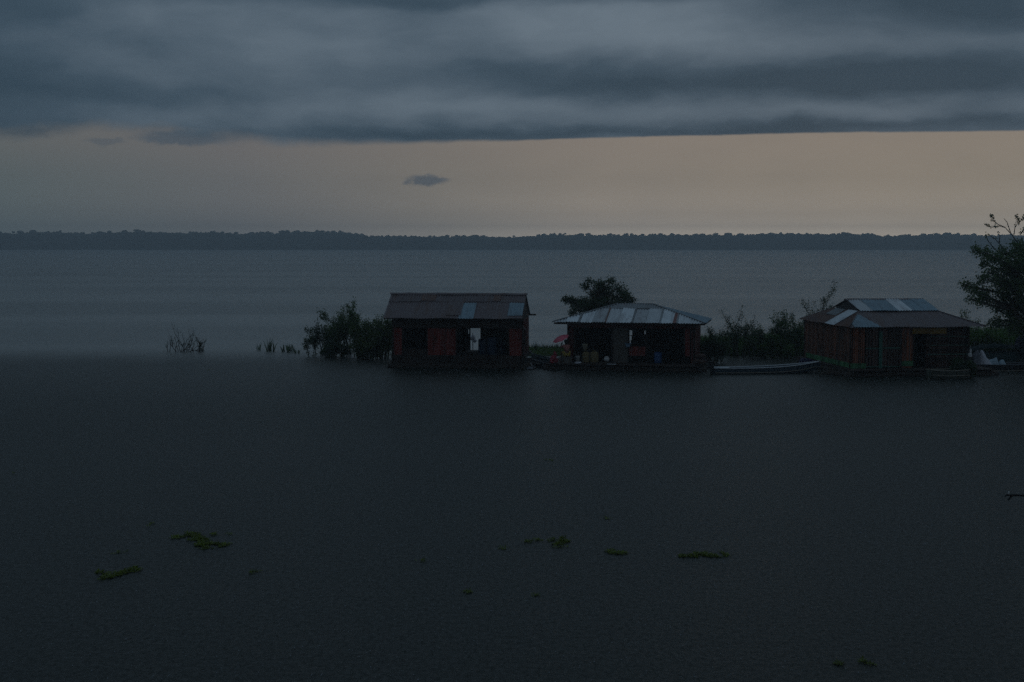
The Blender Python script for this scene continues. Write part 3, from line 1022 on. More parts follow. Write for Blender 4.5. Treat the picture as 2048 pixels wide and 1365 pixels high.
tag(b.build('cloth_bundle', 'cloth_white', None, p2(1157, -1.2)), 'small whitish rag on the deck edge below the grey-white bucket', 'rag')
barrel(p2(1316, .2), .21, .56, 'plastic_blue', 'blue barrel in the right opening of the house with the pale hipped roof')
# pale blue basin hanging on the red low wall
o = empty('basin', H2.world(u2(1256.5), -.10, 1.18), 0, 'pale blue plastic basin on the top left corner of the red low wall', 'basin')
b = MB(); b.lathe([(.10, 0), (.13, .10), (.165, .19), (.175, .20), (.16, .185), (.12, .09), (.09, .02)], n=20); b.build('bowl', 'plastic_paleblue', o)
b = MB(); b.tube([(.175 * math.cos(t * math.pi / 10), .175 * math.sin(t * math.pi / 10), .20) for t in range(21)], .012, 5); b.build('rim', 'plastic_paleblue', o)
# sacks piled at the right end of the middle raft
for k, (pxx, vv, zz, lb_) in enumerate([(1398, -.9, 0, 'lower dark brown sack at the right end of the middle raft'), (1402, -.6, .28, 'dark brown sack lying on the lower one at the right end of the middle raft')]):
    b = MB(); blob(b, (0, 0, .17), .38, .26, .17, .3); s_ = p2(pxx, vv); s_.z += zz
    tag(b.build('sack', 'cloth_brown', None, s_, (0, 0, k)), lb_, 'sack', 'brown sacks on the middle raft')
# hanging cloth at the right corner of house 1
b = MB()
for k in range(7):
    blob(b, (random.uniform(-.03, .05), random.uniform(-.1, .1), 1.30 + k * .13), .07, .12, .11, .6)
tag(b.build('hanging_cloth', 'cloth_brown', None, H1.world(7.10, .35, 0)), 'ragged brown cloth hanging on the right corner of the gabled house', 'cloth')
# white sack seen through the rear door of house 1
b = MB(); blob(b, (0, 0, .0), .13, .1, .2, .35); blob(b, (.1, 0, -.14), .12, .1, .12, .35)
q_ = at(946, 677, 82.6)
tag(b.build('sack', 'cloth_white', None, q_), 'white sack hanging on a pole, seen through the rear doorway of the gabled house', 'sack')
b = MB(); b.tube([(q_.x, q_.y + .05, -.1), (q_.x - .02, q_.y + .05, q_.z + .3)], .025, 6); tag(b.build('pole', 'wood_grey'), 'upright pole holding the white sack behind the gabled house', 'pole')
# dark bundle at the far corner of house 3
b = MB()
blob(b, (0, 0, .22), .42, .3, .24, .4); blob(b, (.4, 0, .15), .25, .25, .17, .4)
q_ = G(1612, 727, .30); q_.z = .0
tag(b.build('tarp_bundle', 'cloth_navy', None, Vector((q_.x, q_.y, .12))), 'dark navy bundle by the left rear corner of the boarded house', 'bundle')
# white bag hanging at right corner of house 3
o = empty('hanging_bag', H3.world(W3 + .02, -.12, 0), 0, 'white plastic bag hanging from the right corner post of the boarded house', 'bag')
b = MB(); blob(b, (0, 0, 1.00), .10, .08, .15, .35); blob(b, (.03, 0, 1.2), .06, .05, .16, .35); b.build('bag', 'plastic_white', o)
b = MB(); b.tube([(.03, 0, 1.33), (.04, .05, 1.48)], .01, 5); b.build('string', 'plastic_white', o)
b = MB(); b.box(-.16, .16, -.03, .03, 0, .05); tag(b.build('plank', 'boat_white', None, H3.world(u3(1908), -.7, D3 - .01)), 'short white plank on the deck of the boarded house', 'plank')
# poles sticking out of the left side of raft 3
b = MB(); b.tube([G(1634, 735, .30), G(1652, 736, .34), G(1668, 741, .2), G(1690, 744, .12)], .03, 6)
tag(b.build('mooring_pole', 'bark_pale'), 'crooked pale pole from the white canoe bow to the boarded house raft', 'pole')
b = MB(); b.tube([G(1640, 752, .05), G(1645, 746, .18), G(1658, 743, .22), G(1672, 739, .30), G(1700, 741, .25)], [.05, .04, .04, .035, .03], 6)
tag(b.build('branch', 'bark_pale'), 'bent driftwood branch floating under the left wall of the boarded house', 'branch')
for k, (p0, p1_, p2_, lb_) in enumerate([((1645, 749), (1700, 753), .10, 'dark log floating beside the front corner of the boarded house raft'), ((1940, 746), (1985, 744), .09, 'dark floating log below the long dark canoe')]):
    a_, c_ = G(*p0), G(*p1_)
    b = MB(); b.tube([a_ + Vector((0, 0, .03)), a_.lerp(c_, .5) + Vector((0, 0, .07)), c_ + Vector((0, 0, .02))], [p2_, p2_ * 1.2, p2_], 8)
    tag(b.build('floating_log', 'wood_log'), lb_, 'log')
# gangplanks between house 1 and the grey boat
b = MB(); a_, c_ = G(1048, 723, .36), G(1079, 728, .25); b.tube([a_, a_.lerp(c_, .5), c_], .035, 4)
tag(b.build('gangplank', 'wood_grey'), 'pale narrow plank from the gabled house raft to the grey boat', 'plank')
b = MB(); a_, c_ = G(1050, 711, .5), G(1070, 710, .55); b.tube([a_, c_], .022, 5)
b.tube([a_.lerp(c_, .9), a_.lerp(c_, .9) - Vector((0, 0, 1.2))], .025, 5)
tag(b.build('pole_rail', 'bark_pale'), 'thin pole rail sticking out behind the right side of the gabled house', 'pole')
for k, (px_, py_, r_, lb_) in enumerate([(1060, 734, .16, 'pale foam lump floating left of the grey boat'), (1067, 731, .14, 'whitish foam lump against the left end of the grey boat'), (1061, 739, .12, 'small grey foam lump floating lowest below the pale plank')]):
    b = MB(); blob(b, (0, 0, .06), r_ * 1.5, r_, r_ * .6, .5)
    tag(b.build('foam_lump', 'cloth_white' if k < 2 else 'cloth_grey', None, G(px_, py_)), lb_, 'debris', 'floating debris by the grey boat')


# ------------------------------------------------------------------ boats
def boat(name, p0, p1, beam, h, rise, m_hull, m_gun, m_stripe, label, group, stripe_z=.45, benches=3, bow=1.0, stern=.75, z0=-.12, gun=.03, sharp=2.2):
    p0, p1 = Vector(p0), Vector(p1)
    L = (p1 - p0).length
    ang = math.atan2(p1.y - p0.y, p1.x - p0.x)
    o = empty(name, (p0.x, p0.y, 0), ang, label, 'boat', group)
    n = 26

    def st(s):
        w = beam / 2 * (stern + (1 - stern) * math.sin(min(1, s / .45) * math.pi / 2)) * (1 - (max(0, (s - .5) / .5)) ** sharp * bow)
        top = h + rise * s ** 3 + .04 * (1 - s) ** 3
        kz = z0 + (rise * .8 + .08) * max(0, (s - .6) / .4) ** 2
        return max(w, .012), top, kz

    def sec(s, inset=0.0):
        w, top, kz = st(s)
        w = max(.006, w - inset)
        kz += inset
        return [(-w, top), (-w * .96, kz + (top - kz) * .55), (-w * .82, kz + (top - kz) * .15), (-w * .5, kz), (w * .5, kz), (w * .82, kz + (top - kz) * .15), (w * .96, kz + (top - kz) * .55), (w, top)]
    b = MB()
    vs, fs = [], []
    m_ = 8
    for ins in (0.0, .035):
        for i in range(n + 1):
            for (y, z) in sec(i / n, ins):
                vs.append((L * i / n, y, z))
    off = (n + 1) * m_
    for i in range(n):
        for k in range(m_ - 1):
            a, c = i * m_ + k, (i + 1) * m_ + k
            fs.append((a, c, c + 1, a + 1))
            fs.append((off + a, off + a + 1, off + c + 1, off + c))
        for k in (0, m_ - 1):
            a, c = i * m_ + k, (i + 1) * m_ + k
            fs.append((a, off + a, off + c, c))
    fs.append(tuple(range(m_)))
    fs.append(tuple(off + k for k in range(m_ - 1, -1, -1)))
    fs.append(tuple(n * m_ + k for k in range(m_ - 1, -1, -1)))
    b.add(vs, fs)
    hull = b.build('hull', m_hull, o)
    g = MB()
    for sg in (-1, 1):
        g.tube([(L * i / n, sg * st(i / n)[0], st(i / n)[1] + gun * .4) for i in range(n + 1)], gun, 6)
    g.tube([(0, -st(0)[0], st(0)[1] + gun * .4), (0, st(0)[0], st(0)[1] + gun * .4)], gun, 6)
    g.build('gunwale', m_gun, o)
    if m_stripe:
        for sg in (-1, 1):
            s_ = MB()
            s_.tube([(L * i / n, sg * (st(i / n)[0] * (.82 + .14 * stripe_z / .55 * 1.0) + .012), st(i / n)[2] + (st(i / n)[1] - st(i / n)[2]) * stripe_z) for i in range(n)], .022, 5)
            s_.build('stripe', m_stripe, o)
    for k in range(benches):
        s = .15 + .6 * k / max(1, benches - 1)
        w, top, kz = st(s)
        q = MB(); q.box(L * s - .1, L * s + .1, -w * .92, w * .92, top - .09, top - .06); q.build('bench', m_hull if m_hull != 'boat_white' else 'boat_grey', o)
    return o, L


def motor(parent, x, z, m='rubber'):
    b = MB()
    M = Matrix.Translation((x, 0, z))
    for (x0, x1, y0, y1, z0, z1) in [(-.20, .06, -.12, .12, .12, .36), (-.17, .03, -.10, .10, .36, .44), (-.10, 0, -.05, .05, -.55, .12), (-.26, .02, -.015, .015, -.50, -.44)]:
        b.box(x0, x1, y0, y1, z0, z1, M)
    e = b.build('engine', m, parent)
    t = MB(); t.tube([(x, 0, z + .2), (x + .25, 0, z + .26), (x + .55, .05, z + .32)], .018, 6); t.build('tiller', m, e)
    q = MB(); q.lathe([(.02, -.03), (.09, 0), (.02, .03)], c=(x - .27, 0, z - .5), n=8); q.build('propeller', m, e)


GB = 'boats moored by the floating houses'
a_, c_ = G(1427, 748), G(1640, 745)
bo, L = boat('canoe', a_, c_, .95, .27, .30, 'boat_darkblue', 'boat_white', 'boat_stripe', 'long canoe with white gunwale and dark blue hull between the middle and boarded houses', GB, benches=4, gun=.032)
motor(bo, -.06, .22)
dk = MB(); dk.box(.05, .9, -.36, .36, .27, .295); dk.build('stern_deck', 'boat_white', bo)
a_, c_ = G(1857, 759), G(1930, 757)
bo, L = boat('dinghy', c_, a_, .95, .42, .05, 'boat_green', 'boat_stripe', 'boat_stripe', 'small dull green dinghy with pale rub stripe in front of the boarded house', GB, stripe_z=.55, benches=2, bow=.5, stern=.85, gun=.02)
motor(bo, -.1, .36)
a_, c_ = G(1938, 741), G(2110, 741)
bo, L = boat('canoe', a_, c_, 1.0, .30, .25, 'boat_dark', 'boat_grey', 'boat_stripe', 'long dark canoe carrying crumpled white tarpaulins under the big tree', GB, benches=4, gun=.025, stripe_z=.3)
a_, c_ = G(1150, 737), G(1064, 735)
bo, L = boat('canoe', a_, c_, .8, .22, .22, 'boat_dark', 'boat_grey', None, 'low grey canoe floating between the gabled house and the middle house', GB, benches=2, gun=.022)
a_, c_ = G(1098, 726), G(1068, 722)
bo, L = boat('canoe', G(1128, 727), G(1063, 724), .7, .2, .3, 'boat_teal', 'boat_grey', None, 'slim dark canoe with pointed bow behind the low grey canoe', GB, benches=2, gun=.02)
# boat with canopy in the grass behind
a_, c_ = G(1950, 722), G(2040, 722)
bo, L = boat('covered_boat', a_, c_, 1.1, .45, .2, 'boat_teal', 'boat_teal', None, 'teal boat with curved canopy frame in the grass behind the dark canoe', GB, benches=2, gun=.025)
cn = MB()
nn = 16
vs, fs = [], []
for i in range(nn + 1):
    x_ = -.4 + (L + .5) * i / nn
    zc = .78 + .2 * math.sin(math.pi * i / nn)
    for k in range(7):
        t_ = -1 + 2 * k / 6
        vs.append((x_, t_ * .6, zc - .18 * t_ * t_))
for i in range(nn):
    for k in range(6):
        fs.append((i * 7 + k, i * 7 + k + 1, (i + 1) * 7 + k + 1, (i + 1) * 7 + k))
nb = len(vs)
vs += [(x_, y_, z_ - .02) for x_, y_, z_ in vs[:nb]]
fs += [tuple(nb + i for i in reversed(f)) for f in fs[:nn * 6]]
cn.add(vs, fs, True)
cn.build('canopy', 'canopy_teal', bo)
fr = MB()
for x_ in (.1, L - .3):
    for y_ in (-.5, .5):
        fr.tube([(x_, y_, .4), (x_, y_, 1.05)], .018, 5)
fr.tube([(L - .9, -.52, 1.15), (L - .2, -.52, .62)], .016, 5)
fr.tube([(L - .1, -.52, 1.15), (L - 1.3, -.52, .55)], .016, 5)
fr.build('frame', 'boat_grey', bo)


# crumpled tarps on the dark canoe
def drape(pts, m, label, depth=.45, seed=0, group=None):
    """a draped sheet: outline of top points (x, z) pulled over the cargo, with folds and real depth"""
    random.seed(seed)
    b = MB()
    nx, ny = 18, 9
    xs = [p[0] for p in pts]
    x0, x1 = min(xs), max(xs)

    def top(x):
        for (a, za), (c, zc) in zip(pts, pts[1:]):
            if a <= x <= c and c > a:
                return za + (zc - za) * (x - a) / (c - a)
        return pts[-1][1]
    vs, fs = [], []
    o_ = rv(9)
    for j in range(ny + 1):
        t = -1 + 2 * j / ny
        for i in range(nx + 1):
            x = x0 + (x1 - x0) * i / nx
            z = 1.4 * top(x) * (1 - abs(t) ** 2.2)
            n_ = noise.noise(Vector((x * 6, t * 2.5, 0)) + o_)
            vs.append((x + .03 * n_, t * depth + .05 * n_, max(.0, z + .07 * n_)))
    for j in range(ny):
        for i in range(nx):
            a = j * (nx + 1) + i
            fs.append((a, a + 1, a + nx + 2, a + nx + 1))
    b.add(vs, fs, False)
    return b


q_ = G(1944, 741)
bz = .26
for k, (px_, pts, m_, lb_) in enumerate([
    (1943, [(0, .05), (.02, .42), (.10, .48), (.30, .60), (.42, .42), (.55, .16), (.62, .05)], 'cloth_grey', 'grey-blue tarpaulin heap at the left end of the dark canoe'),
    (1956, [(0, .30), (.10, .60), (.20, .54), (.40, .30), (.60, .16), (.72, .05)], 'cloth_white', 'crumpled white tarpaulin leaning over the grey heap on the dark canoe'),
    (1975, [(0, .10), (.08, .22), (.35, .26), (.46, .30), (.52, .08)], 'cloth_paleblue', 'pale blue tarpaulin bundle in the middle of the dark canoe'),
    (1997, [(0, .06), (.06, .20), (.22, .20), (.40, .03)], 'cloth_paleblue', 'small pale blue bundle right of the other tarpaulins on the dark canoe')]):
    b = drape(pts, m_, lb_, seed=30 + k, depth=.34 - .03 * k)
    w_ = G(px_, 741)
    w_.z = bz
    w_.y -= .04 + .06 * (k == 1)
    tag(b.build('tarpaulin', m_, None, w_), lb_, 'tarpaulin', 'tarpaulins on the dark canoe')
# navy covered stack under the tree
o = MB(); blob(o, (0, 0, .9), .5, .5, .62, .2); blob(o, (.3, .1, .45), .6, .5, .45, .25)
w_ = G(2046, 722); w_.z = .0
tag(o.build('covered_stack', 'cloth_navy', None, w_), 'navy tarpaulin-covered stack at the foot of the big tree', 'stack')
# near pole end at the right edge
pa = at(2012, 991, 34.0)
o = empty('mooring_boom', (pa.x + 1.2, 34.3, 0), 0, 'thin black mooring boom with hooked end reaching over the near water at the right edge', 'pole')
b = MB()


def loc_(p): return Vector(p) - o.location


b.tube([loc_(at(2010, 993.5, 34)), loc_(at(2013, 990.5, 34)), loc_(at(2030, 990.8, 34)), loc_(at(2048, 991.8, 34)), loc_(at(2120, 994, 34.4))], [.018, .022, .025, .028, .035], 7)
b.build('boom', 'black_stuff', o)
b = MB(); b.tube([loc_(at(2024, 991.5, 34)), loc_(at(2020, 996, 34)), loc_(at(2016, 1001, 34))], [.03, .026, .015], 7); b.build('hook', 'black_stuff', o)
b = MB(); b.lathe([(.005, 0), (.02, .02), (.02, .07), (.004, .09)], c=loc_(at(2017.5, 990, 34)), n=8); b.build('float_tip', 'plastic_white', o)
b = MB(); b.tube([loc_(at(2112, 994, 34.4)), loc_(at(2112, 994, 34.4)) - Vector((0, 0, 1.9))], .05, 8); b.build('stake', 'black_stuff', o)

# ------------------------------------------------------------------ person with umbrella
random.seed(3)


def skin_body(name, joints, edges, m, parent, levels=1):
    me = bpy.data.meshes.new(name)
    keys = list(joints)
    idx = {k: i for i, k in enumerate(keys)}
    me.from_pydata([joints[k][0] for k in keys], [(idx[a], idx[b]) for a, b in edges], [])
    ob = bpy.data.objects.new(name, me)
    COL.objects.link(ob)
    ob.parent = parent
    md = ob.modifiers.new('skin', 'SKIN')
    md.use_smooth_shade = True
    for k, i in idx.items():
        r = joints[k][1]
        me.skin_vertices[0].data[i].radius = (r, r)
    me.skin_vertices[0].data[0].use_root = True
    sb = ob.modifiers.new('sub', 'SUBSURF')
    sb.levels = levels
    sb.render_levels = levels
    me.materials.append(MATS[m])
    return ob


pl = p2(1133, -.95)
per = empty('person', pl, R(200), 'person in rosy shirt and yellow shorts sitting hunched under a pink umbrella on the deck', 'person')
J = {'pelvis': ((0, 0, .52), .125), 'waist': ((0, .02, .66), .11), 'chest': ((0, -.03, .86), .13), 'neck': ((0, -.07, 1.0), .05), 'head0': ((0, -.10, 1.06), .065), 'head1': ((0, -.115, 1.15), .088), 'head2': ((0, -.10, 1.22), .075)}
E = [('pelvis', 'waist'), ('waist', 'chest'), ('chest', 'neck'), ('neck', 'head0'), ('head0', 'head1'), ('head1', 'head2')]
for s, n_ in ((-1, 'l'), (1, 'r')):
    J['hip' + n_] = ((s * .09, -.03, .50), .085)
    J['knee' + n_] = ((s * .13, -.40, .60), .058)
    J['calf' + n_] = ((s * .13, -.42, .45), .05)
    J['ank' + n_] = ((s * .12, -.38, .10), .033)
    J['toe' + n_] = ((s * .13, -.56, .05), .03)
    J['sho' + n_] = ((s * .17, -.04, .93), .055)
    if s < 0:
        J['elb' + n_] = ((s * .24, -.16, .74), .04)
        J['wri' + n_] = ((s * .14, -.34, .66), .026)
        hand = Vector((s * .13, -.40, .655)); fd = Vector((.1, -.9, -.25))
    else:
        J['elb' + n_] = ((s * .27, -.18, .80), .04)
        J['wri' + n_] = ((s * .16, -.30, .98), .026)
        hand = Vector((s * .145, -.325, 1.04)); fd = Vector((-.35, -.55, .75))
    J['palm' + n_] = (tuple(hand), .032)
    fd.normalize()
    sd_ = fd.cross(Vector((0, .3, 1))).normalized()
    E += [('pelvis', 'hip' + n_), ('hip' + n_, 'knee' + n_), ('knee' + n_, 'calf' + n_), ('calf' + n_, 'ank' + n_), ('ank' + n_, 'toe' + n_), ('chest', 'sho' + n_), ('sho' + n_, 'elb' + n_), ('elb' + n_, 'wri' + n_), ('wri' + n_, 'palm' + n_)]
    for f_, (o_, ln) in enumerate([(-.028, .06), (-.009, .072), (.010, .068), (.028, .052)]):
        a_ = hand + sd_ * o_ + fd * .03
        J[f'f{f_}a' + n_] = (tuple(a_), .0095)
        J[f'f{f_}b' + n_] = (tuple(a_ + fd * ln * .55 + Vector((0, 0, -.008))), .0085)
        J[f'f{f_}c' + n_] = (tuple(a_ + fd * ln * .85 + Vector((0, .012, -.03))), .007)
        E += [('palm' + n_, f'f{f_}a' + n_), (f'f{f_}a' + n_, f'f{f_}b' + n_), (f'f{f_}b' + n_, f'f{f_}c' + n_)]
    t_ = hand - sd_ * .03 * s
    J['th1' + n_] = (tuple(t_ + fd * .01), .011)
    J['th2' + n_] = (tuple(t_ - sd_ * .02 * s + fd * .045), .009)
    E += [('palm' + n_, 'th1' + n_), ('th1' + n_, 'th2' + n_)]
body = skin_body('body', J, E, 'skin', per)
face = MB()
face.tube([(0, -.205, 1.155), (0, -.228, 1.125), (0, -.205, 1.118)], [.010, .016, .008], 6)      # nose
for s in (-1, 1):
    blob(face, (s * .088, -.105, 1.14), .012, .02, .03, .1)                                   # ears
face.build('nose_and_ears', 'skin', per)
ey = MB()
for s in (-1, 1):
    blob(ey, (s * .033, -.196, 1.155), .012, .008, .009, .05)
ey.build('eyes', 'hair', per)
mo = MB(); mo.tube([(-.028, -.192, 1.092), (0, -.203, 1.088), (.028, -.192, 1.092)], .006, 5); mo.build('mouth', 'cloth_rose', per)
hr = MB(); blob(hr, (0, -.085, 1.185), .105, .11, .095, .12); blob(hr, (0, -.03, 1.12), .095, .07, .11, .12); hr.build('hair', 'hair', per)
# shirt, shorts
Js = {'w': ((0, .01, .60), .145), 'm': ((0, .0, .74), .14), 'c': ((0, -.035, .88), .155), 'n': ((0, -.06, .965), .075)}
Es = [('w', 'm'), ('m', 'c'), ('c', 'n')]
for s, n_ in ((-1, 'l'), (1, 'r')):
    Js['s' + n_] = ((s * .17, -.045, .93), .072)
    e_ = J['elb' + n_][0]
    Js['a' + n_] = (tuple(Vector((s * .17, -.045, .93)).lerp(Vector(e_), .65)), .062)
    Es += [('c', 's' + n_), ('s' + n_, 'a' + n_)]
skin_body('shirt', Js, Es, 'cloth_rose', per)
Jp = {'p': ((0, 0, .53), .15)}
Ep = []
for s, n_ in ((-1, 'l'), (1, 'r')):
    Jp['h' + n_] = ((s * .09, -.04, .515), .105)
    Jp['k' + n_] = ((s * .12, -.30, .575), .085)
    Ep += [('p', 'h' + n_), ('h' + n_, 'k' + n_)]
skin_body('shorts', Jp, Ep, 'cloth_yellow', per)
sp_ = Vector(pl)
crate(sp_, .42, .36, .36, 'wood_grey', 'dark wooden crate the person with the pink umbrella sits on', rz=R(200))


def umbrella(loc, r, h, m, label, rot, folded=0.0, shaft=True):
    o = empty('umbrella', loc, 0, label, 'umbrella')
    o.rotation_euler = rot
    b = MB()
    n, rings = 8, 6
    vs, fs = [], []
    for side in (0, .006):
        for j in range(rings + 1):
            t = j / rings
            for k in range(n * 4):
                a = 2 * math.pi * k / (n * 4)
                sc = math.cos((a * n / 2) % math.pi - math.pi / 2)
                rr_ = r * t * (1 - folded * .6 * t) * (1 - .05 * sc * t)
                zz = h * (1 - t ** 1.9) - side + .03 * sc * t * t - folded * .5 * t
                vs.append((rr_ * math.cos(a), rr_ * math.sin(a), zz))
    q = n * 4
    off = (rings + 1) * q
    for j in range(rings):
        for k in range(q):
            k2 = (k + 1) % q
            fs.append((j * q + k, (j + 1) * q + k, (j + 1) * q + k2, j * q + k2))
            fs.append((off + j * q + k, off + j * q + k2, off + (j + 1) * q + k2, off + (j + 1) * q + k))
    b.add(vs, fs, False)
    b.build('canopy', m, o)
    s = MB(); s.tube([(0, 0, h + .06), (0, 0, -.42)], .008, 6); s.tube([(0, 0, -.42), (.02, 0, -.47), (.05, 0, -.45)], .012, 6); s.build('shaft', 'black_stuff', o)
    rb = MB()
    for k in range(n):
        a = 2 * math.pi * k / n
        rb.tube([(0, 0, -.02), (r * .5 * math.cos(a), r * .5 * math.sin(a), h * .70 - .02 - folded * .1)], .004, 4)
    rb.build('ribs', 'black_stuff', o)
    return o


hp_ = per.matrix_basis @ Vector((.145, -.36, 1.06))
umbrella(hp_ + Vector((-.02, .02, .22)), .47, .17, 'cloth_pink', 'open pink umbrella held over the hunched person on the deck', (R(12), R(-24), 0))
w_ = G(1106, 740); w_.z = .46
# red tarp bundle on the raft's left end
b = MB()
for (x_, z_, rx, rz_) in [(0, .0, .19, .2), (.08, .2, .10, .22), (-.06, -.12, .17, .12), (.12, -.08, .15, .16)]:
    blob(b, (x_, 0, z_), rx, .2, rz_, .45, 2.2)
w_ = H2.world(H2.uz(1107, 728, -.95)[0], -.95, .55)
tag(b.build('cloth_bundle', 'cloth_red', None, w_), 'crumpled red cloth heap at the left end of the middle raft', 'cloth')
b = MB(); blob(b, (0, 0, 0), .24, .24, .15, .2)
w_.z = .30
tag(b.build('float_block', 'rubber', None, Vector((w_.x + .02, w_.y - .02, .22))), 'black float block under the red cloth heap', 'float')


# ------------------------------------------------------------------ vegetation
def branchy(bb, p, d, ln, r, depth, tips, wig=.3, split=3, shrink=.68, up=.1):
    pts = [p]
    n = 4
    q = p.copy()
    dd = d.normalized()
    for i in range(n):
        dd = (dd + rv(wig) * .5 + Vector((0, 0, up * .3))).normalized()
        q = q + dd * ln / n
        pts.append(q.copy())
    bb.tube(pts, [r * (1 - .4 * i / n) for i in range(n + 1)], 5 if r > .02 else 4, cap=False)
    if depth <= 0:
        tips.append((pts, dd))
        return
    for k in range(split):
        s = pts[random.randint(2, n)]
        nd = (dd + rv(.95)).normalized()
        nd.z += up
        branchy(bb, s.copy(), nd, ln * shrink * random.uniform(.8, 1.15), r * .55, depth - 1, tips, wig, split, shrink, up)
    tips.append((pts, dd))


def leaves_on(lb, tips, per, size, droop=.2, spread=.12, frm=0.0):
    for pts, dd in tips:
        for k in range(per):
            t = random.uniform(frm, 1) * (len(pts) - 1)
            i = min(int(t), len(pts) - 2)
            p = pts[i].lerp(pts[i + 1], t - i) + rv(spread)
            d = (dd * .5 + rv(1)).normalized()
            d.z -= droop
            lb.leaf(p, d, rv(1).normalized(), size * random.uniform(.6, 1.3), size * random.uniform(.35, .6))


def bush(name, base, w, h, label, cat, m='leaf_mid', stems=10, lsize=.12, per=30, group=None, lean=0.0, depth=2, d=None, rs=.03, spread=.16, frm=.15, bark='bark'):
    o = empty(name, base, 0, label, cat, group)
    bb, lb = MB(), MB()
    d = d or w * .6
    tips = []
    for k in range(stems):
        x = random.uniform(-.5, .5) * w * .72
        y = random.uniform(-.5, .5) * d
        hh = h * (1 - .55 * abs(x / (w * .5)) ** 1.5) * random.uniform(.62, .98)
        tgt = Vector((x * 1.35 + lean * hh, y, 1.0 * hh))
        p = Vector((x * .8, y, -.1))
        dd = (tgt - Vector((x * .8, y, 0))).normalized()
        branchy(bb, p, dd, hh * .60, rs, depth, tips, wig=.5, split=3, shrink=.60, up=.22)
    leaves_on(lb, tips, int(per * 1.35), lsize, spread=spread * 1.15, frm=frm)
    bb.build('stems', bark, o)
    lb.build('foliage', m, o)
    return o


random.seed(41)
GBU = 'bushes growing out of the flooded bank'
# dead shrub far left
o = empty('bare_shrub', G(372, 704), 0, 'bare twiggy shrub standing alone in the water at far left', 'shrub')
bb = MB(); tips = []
for k in range(24):
    x_ = random.uniform(-1.15, 1.15)
    branchy(bb, Vector((x_, random.uniform(-.5, .5), -.05)), Vector((random.uniform(-.5, .5), 0, 1)), random.uniform(.35, .8) * (1.25 - .35 * abs(x_ + .3)), .026, 2, tips, wig=.6, split=2, shrink=.7, up=.15)
for k in range(5):
    bb.tube([Vector((random.uniform(-1, 1), 0, .02)), Vector((random.uniform(-1, 1), .2, random.uniform(.05, .5)))], .014, 4)
bb.build('twigs', 'bark', o)
lb = MB(); leaves_on(lb, tips, 3, .07, spread=.04); lb.build('leaves', 'leaf_dark', o)


def reeds(base_pts, n, h, m, name, label, cat, kind=None, wd=.03, lean=.35, group=None):
    b = MB()
    for k in range(n):
        p = random.choice(base_pts) if isinstance(base_pts, list) else base_pts()
        hh = h * random.uniform(.5, 1.1)
        d = Vector((random.uniform(-lean, lean), random.uniform(-lean, lean), 1)).normalized()
        s = Vector((random.uniform(-1, 1), random.uniform(-1, 1), 0)).normalized() * wd * random.uniform(.6, 1.3)
        mid = p + d * hh * .6
        tip = p + d * hh + Vector((d.x, d.y, -.2)) * hh * random.uniform(.05, .35)
        b.add([p - s, p + s, mid + s * .7, mid - s * .7, tip], [(0, 1, 2, 3), (3, 2, 4)])
    o = b.build(name, m)
    return tag(o, label, cat, group, kind)


def cluster(px, py, sx, n=8):
    c = G(px, py)
    return [c + Vector((random.gauss(0, sx), random.gauss(0, sx * 1.2), -.03)) for _ in range(n)]


GR = 'reed tufts in the water left of the big bush'
reeds(cluster(516, 701, .12), 12, .5, 'leaf_dark', 'reed_tuft', 'faint two-stalk reed tuft leftmost in the open water', 'reeds', group=GR, wd=.034)
reeds(cluster(541, 703, .22), 26, .95, 'leaf_dark', 'reed_tuft', 'tallest thin reed tuft left of the big bush', 'reeds', group=GR, wd=.034)
b_ = reeds(cluster(574, 704, .28, 14), 60, .6, 'leaf_dark', 'reed_tuft', 'broad reed tuft nearest the big bush on its left', 'reeds', group=GR, wd=.034)
reeds(cluster(592, 707, .16), 18, .32, 'leaf_dark', 'reed_tuft', 'short ragged reed tuft touching the left edge of the small bush', 'reeds', group=GR, wd=.034)
# bushes left of house 1
bush('bush', G(640, 712), 2.2, 2.25, 'smaller sparse dark bush at the left end of the thicket', 'bush', 'leaf_dark', 12, .11, 26, GBU, d=1.4)
bush('bush', G(706, 714), 2.6, 3.45, 'tallest dark green bush in the thicket left of the gabled house', 'bush', 'leaf_mid', 17, .12, 34, GBU, d=1.8, rs=.035)
bush('bush', G(758, 717), 2.5, 3.2, 'dense bush right against the left wall of the gabled house', 'bush', 'leaf_olive', 17, .12, 34, GBU, d=1.6, rs=.035)
bush('bush', G(672, 716), 2.2, 1.3, 'low leafy bush spreading over the water below the thicket', 'bush', 'leaf_dark', 14, .11, 26, GBU, d=1.0)
bush('bush', G(735, 719), 3.0, 1.5, 'low bush at the waterline just left of the gabled house', 'bush', 'leaf_olive', 18, .11, 28, GBU, d=1.0)
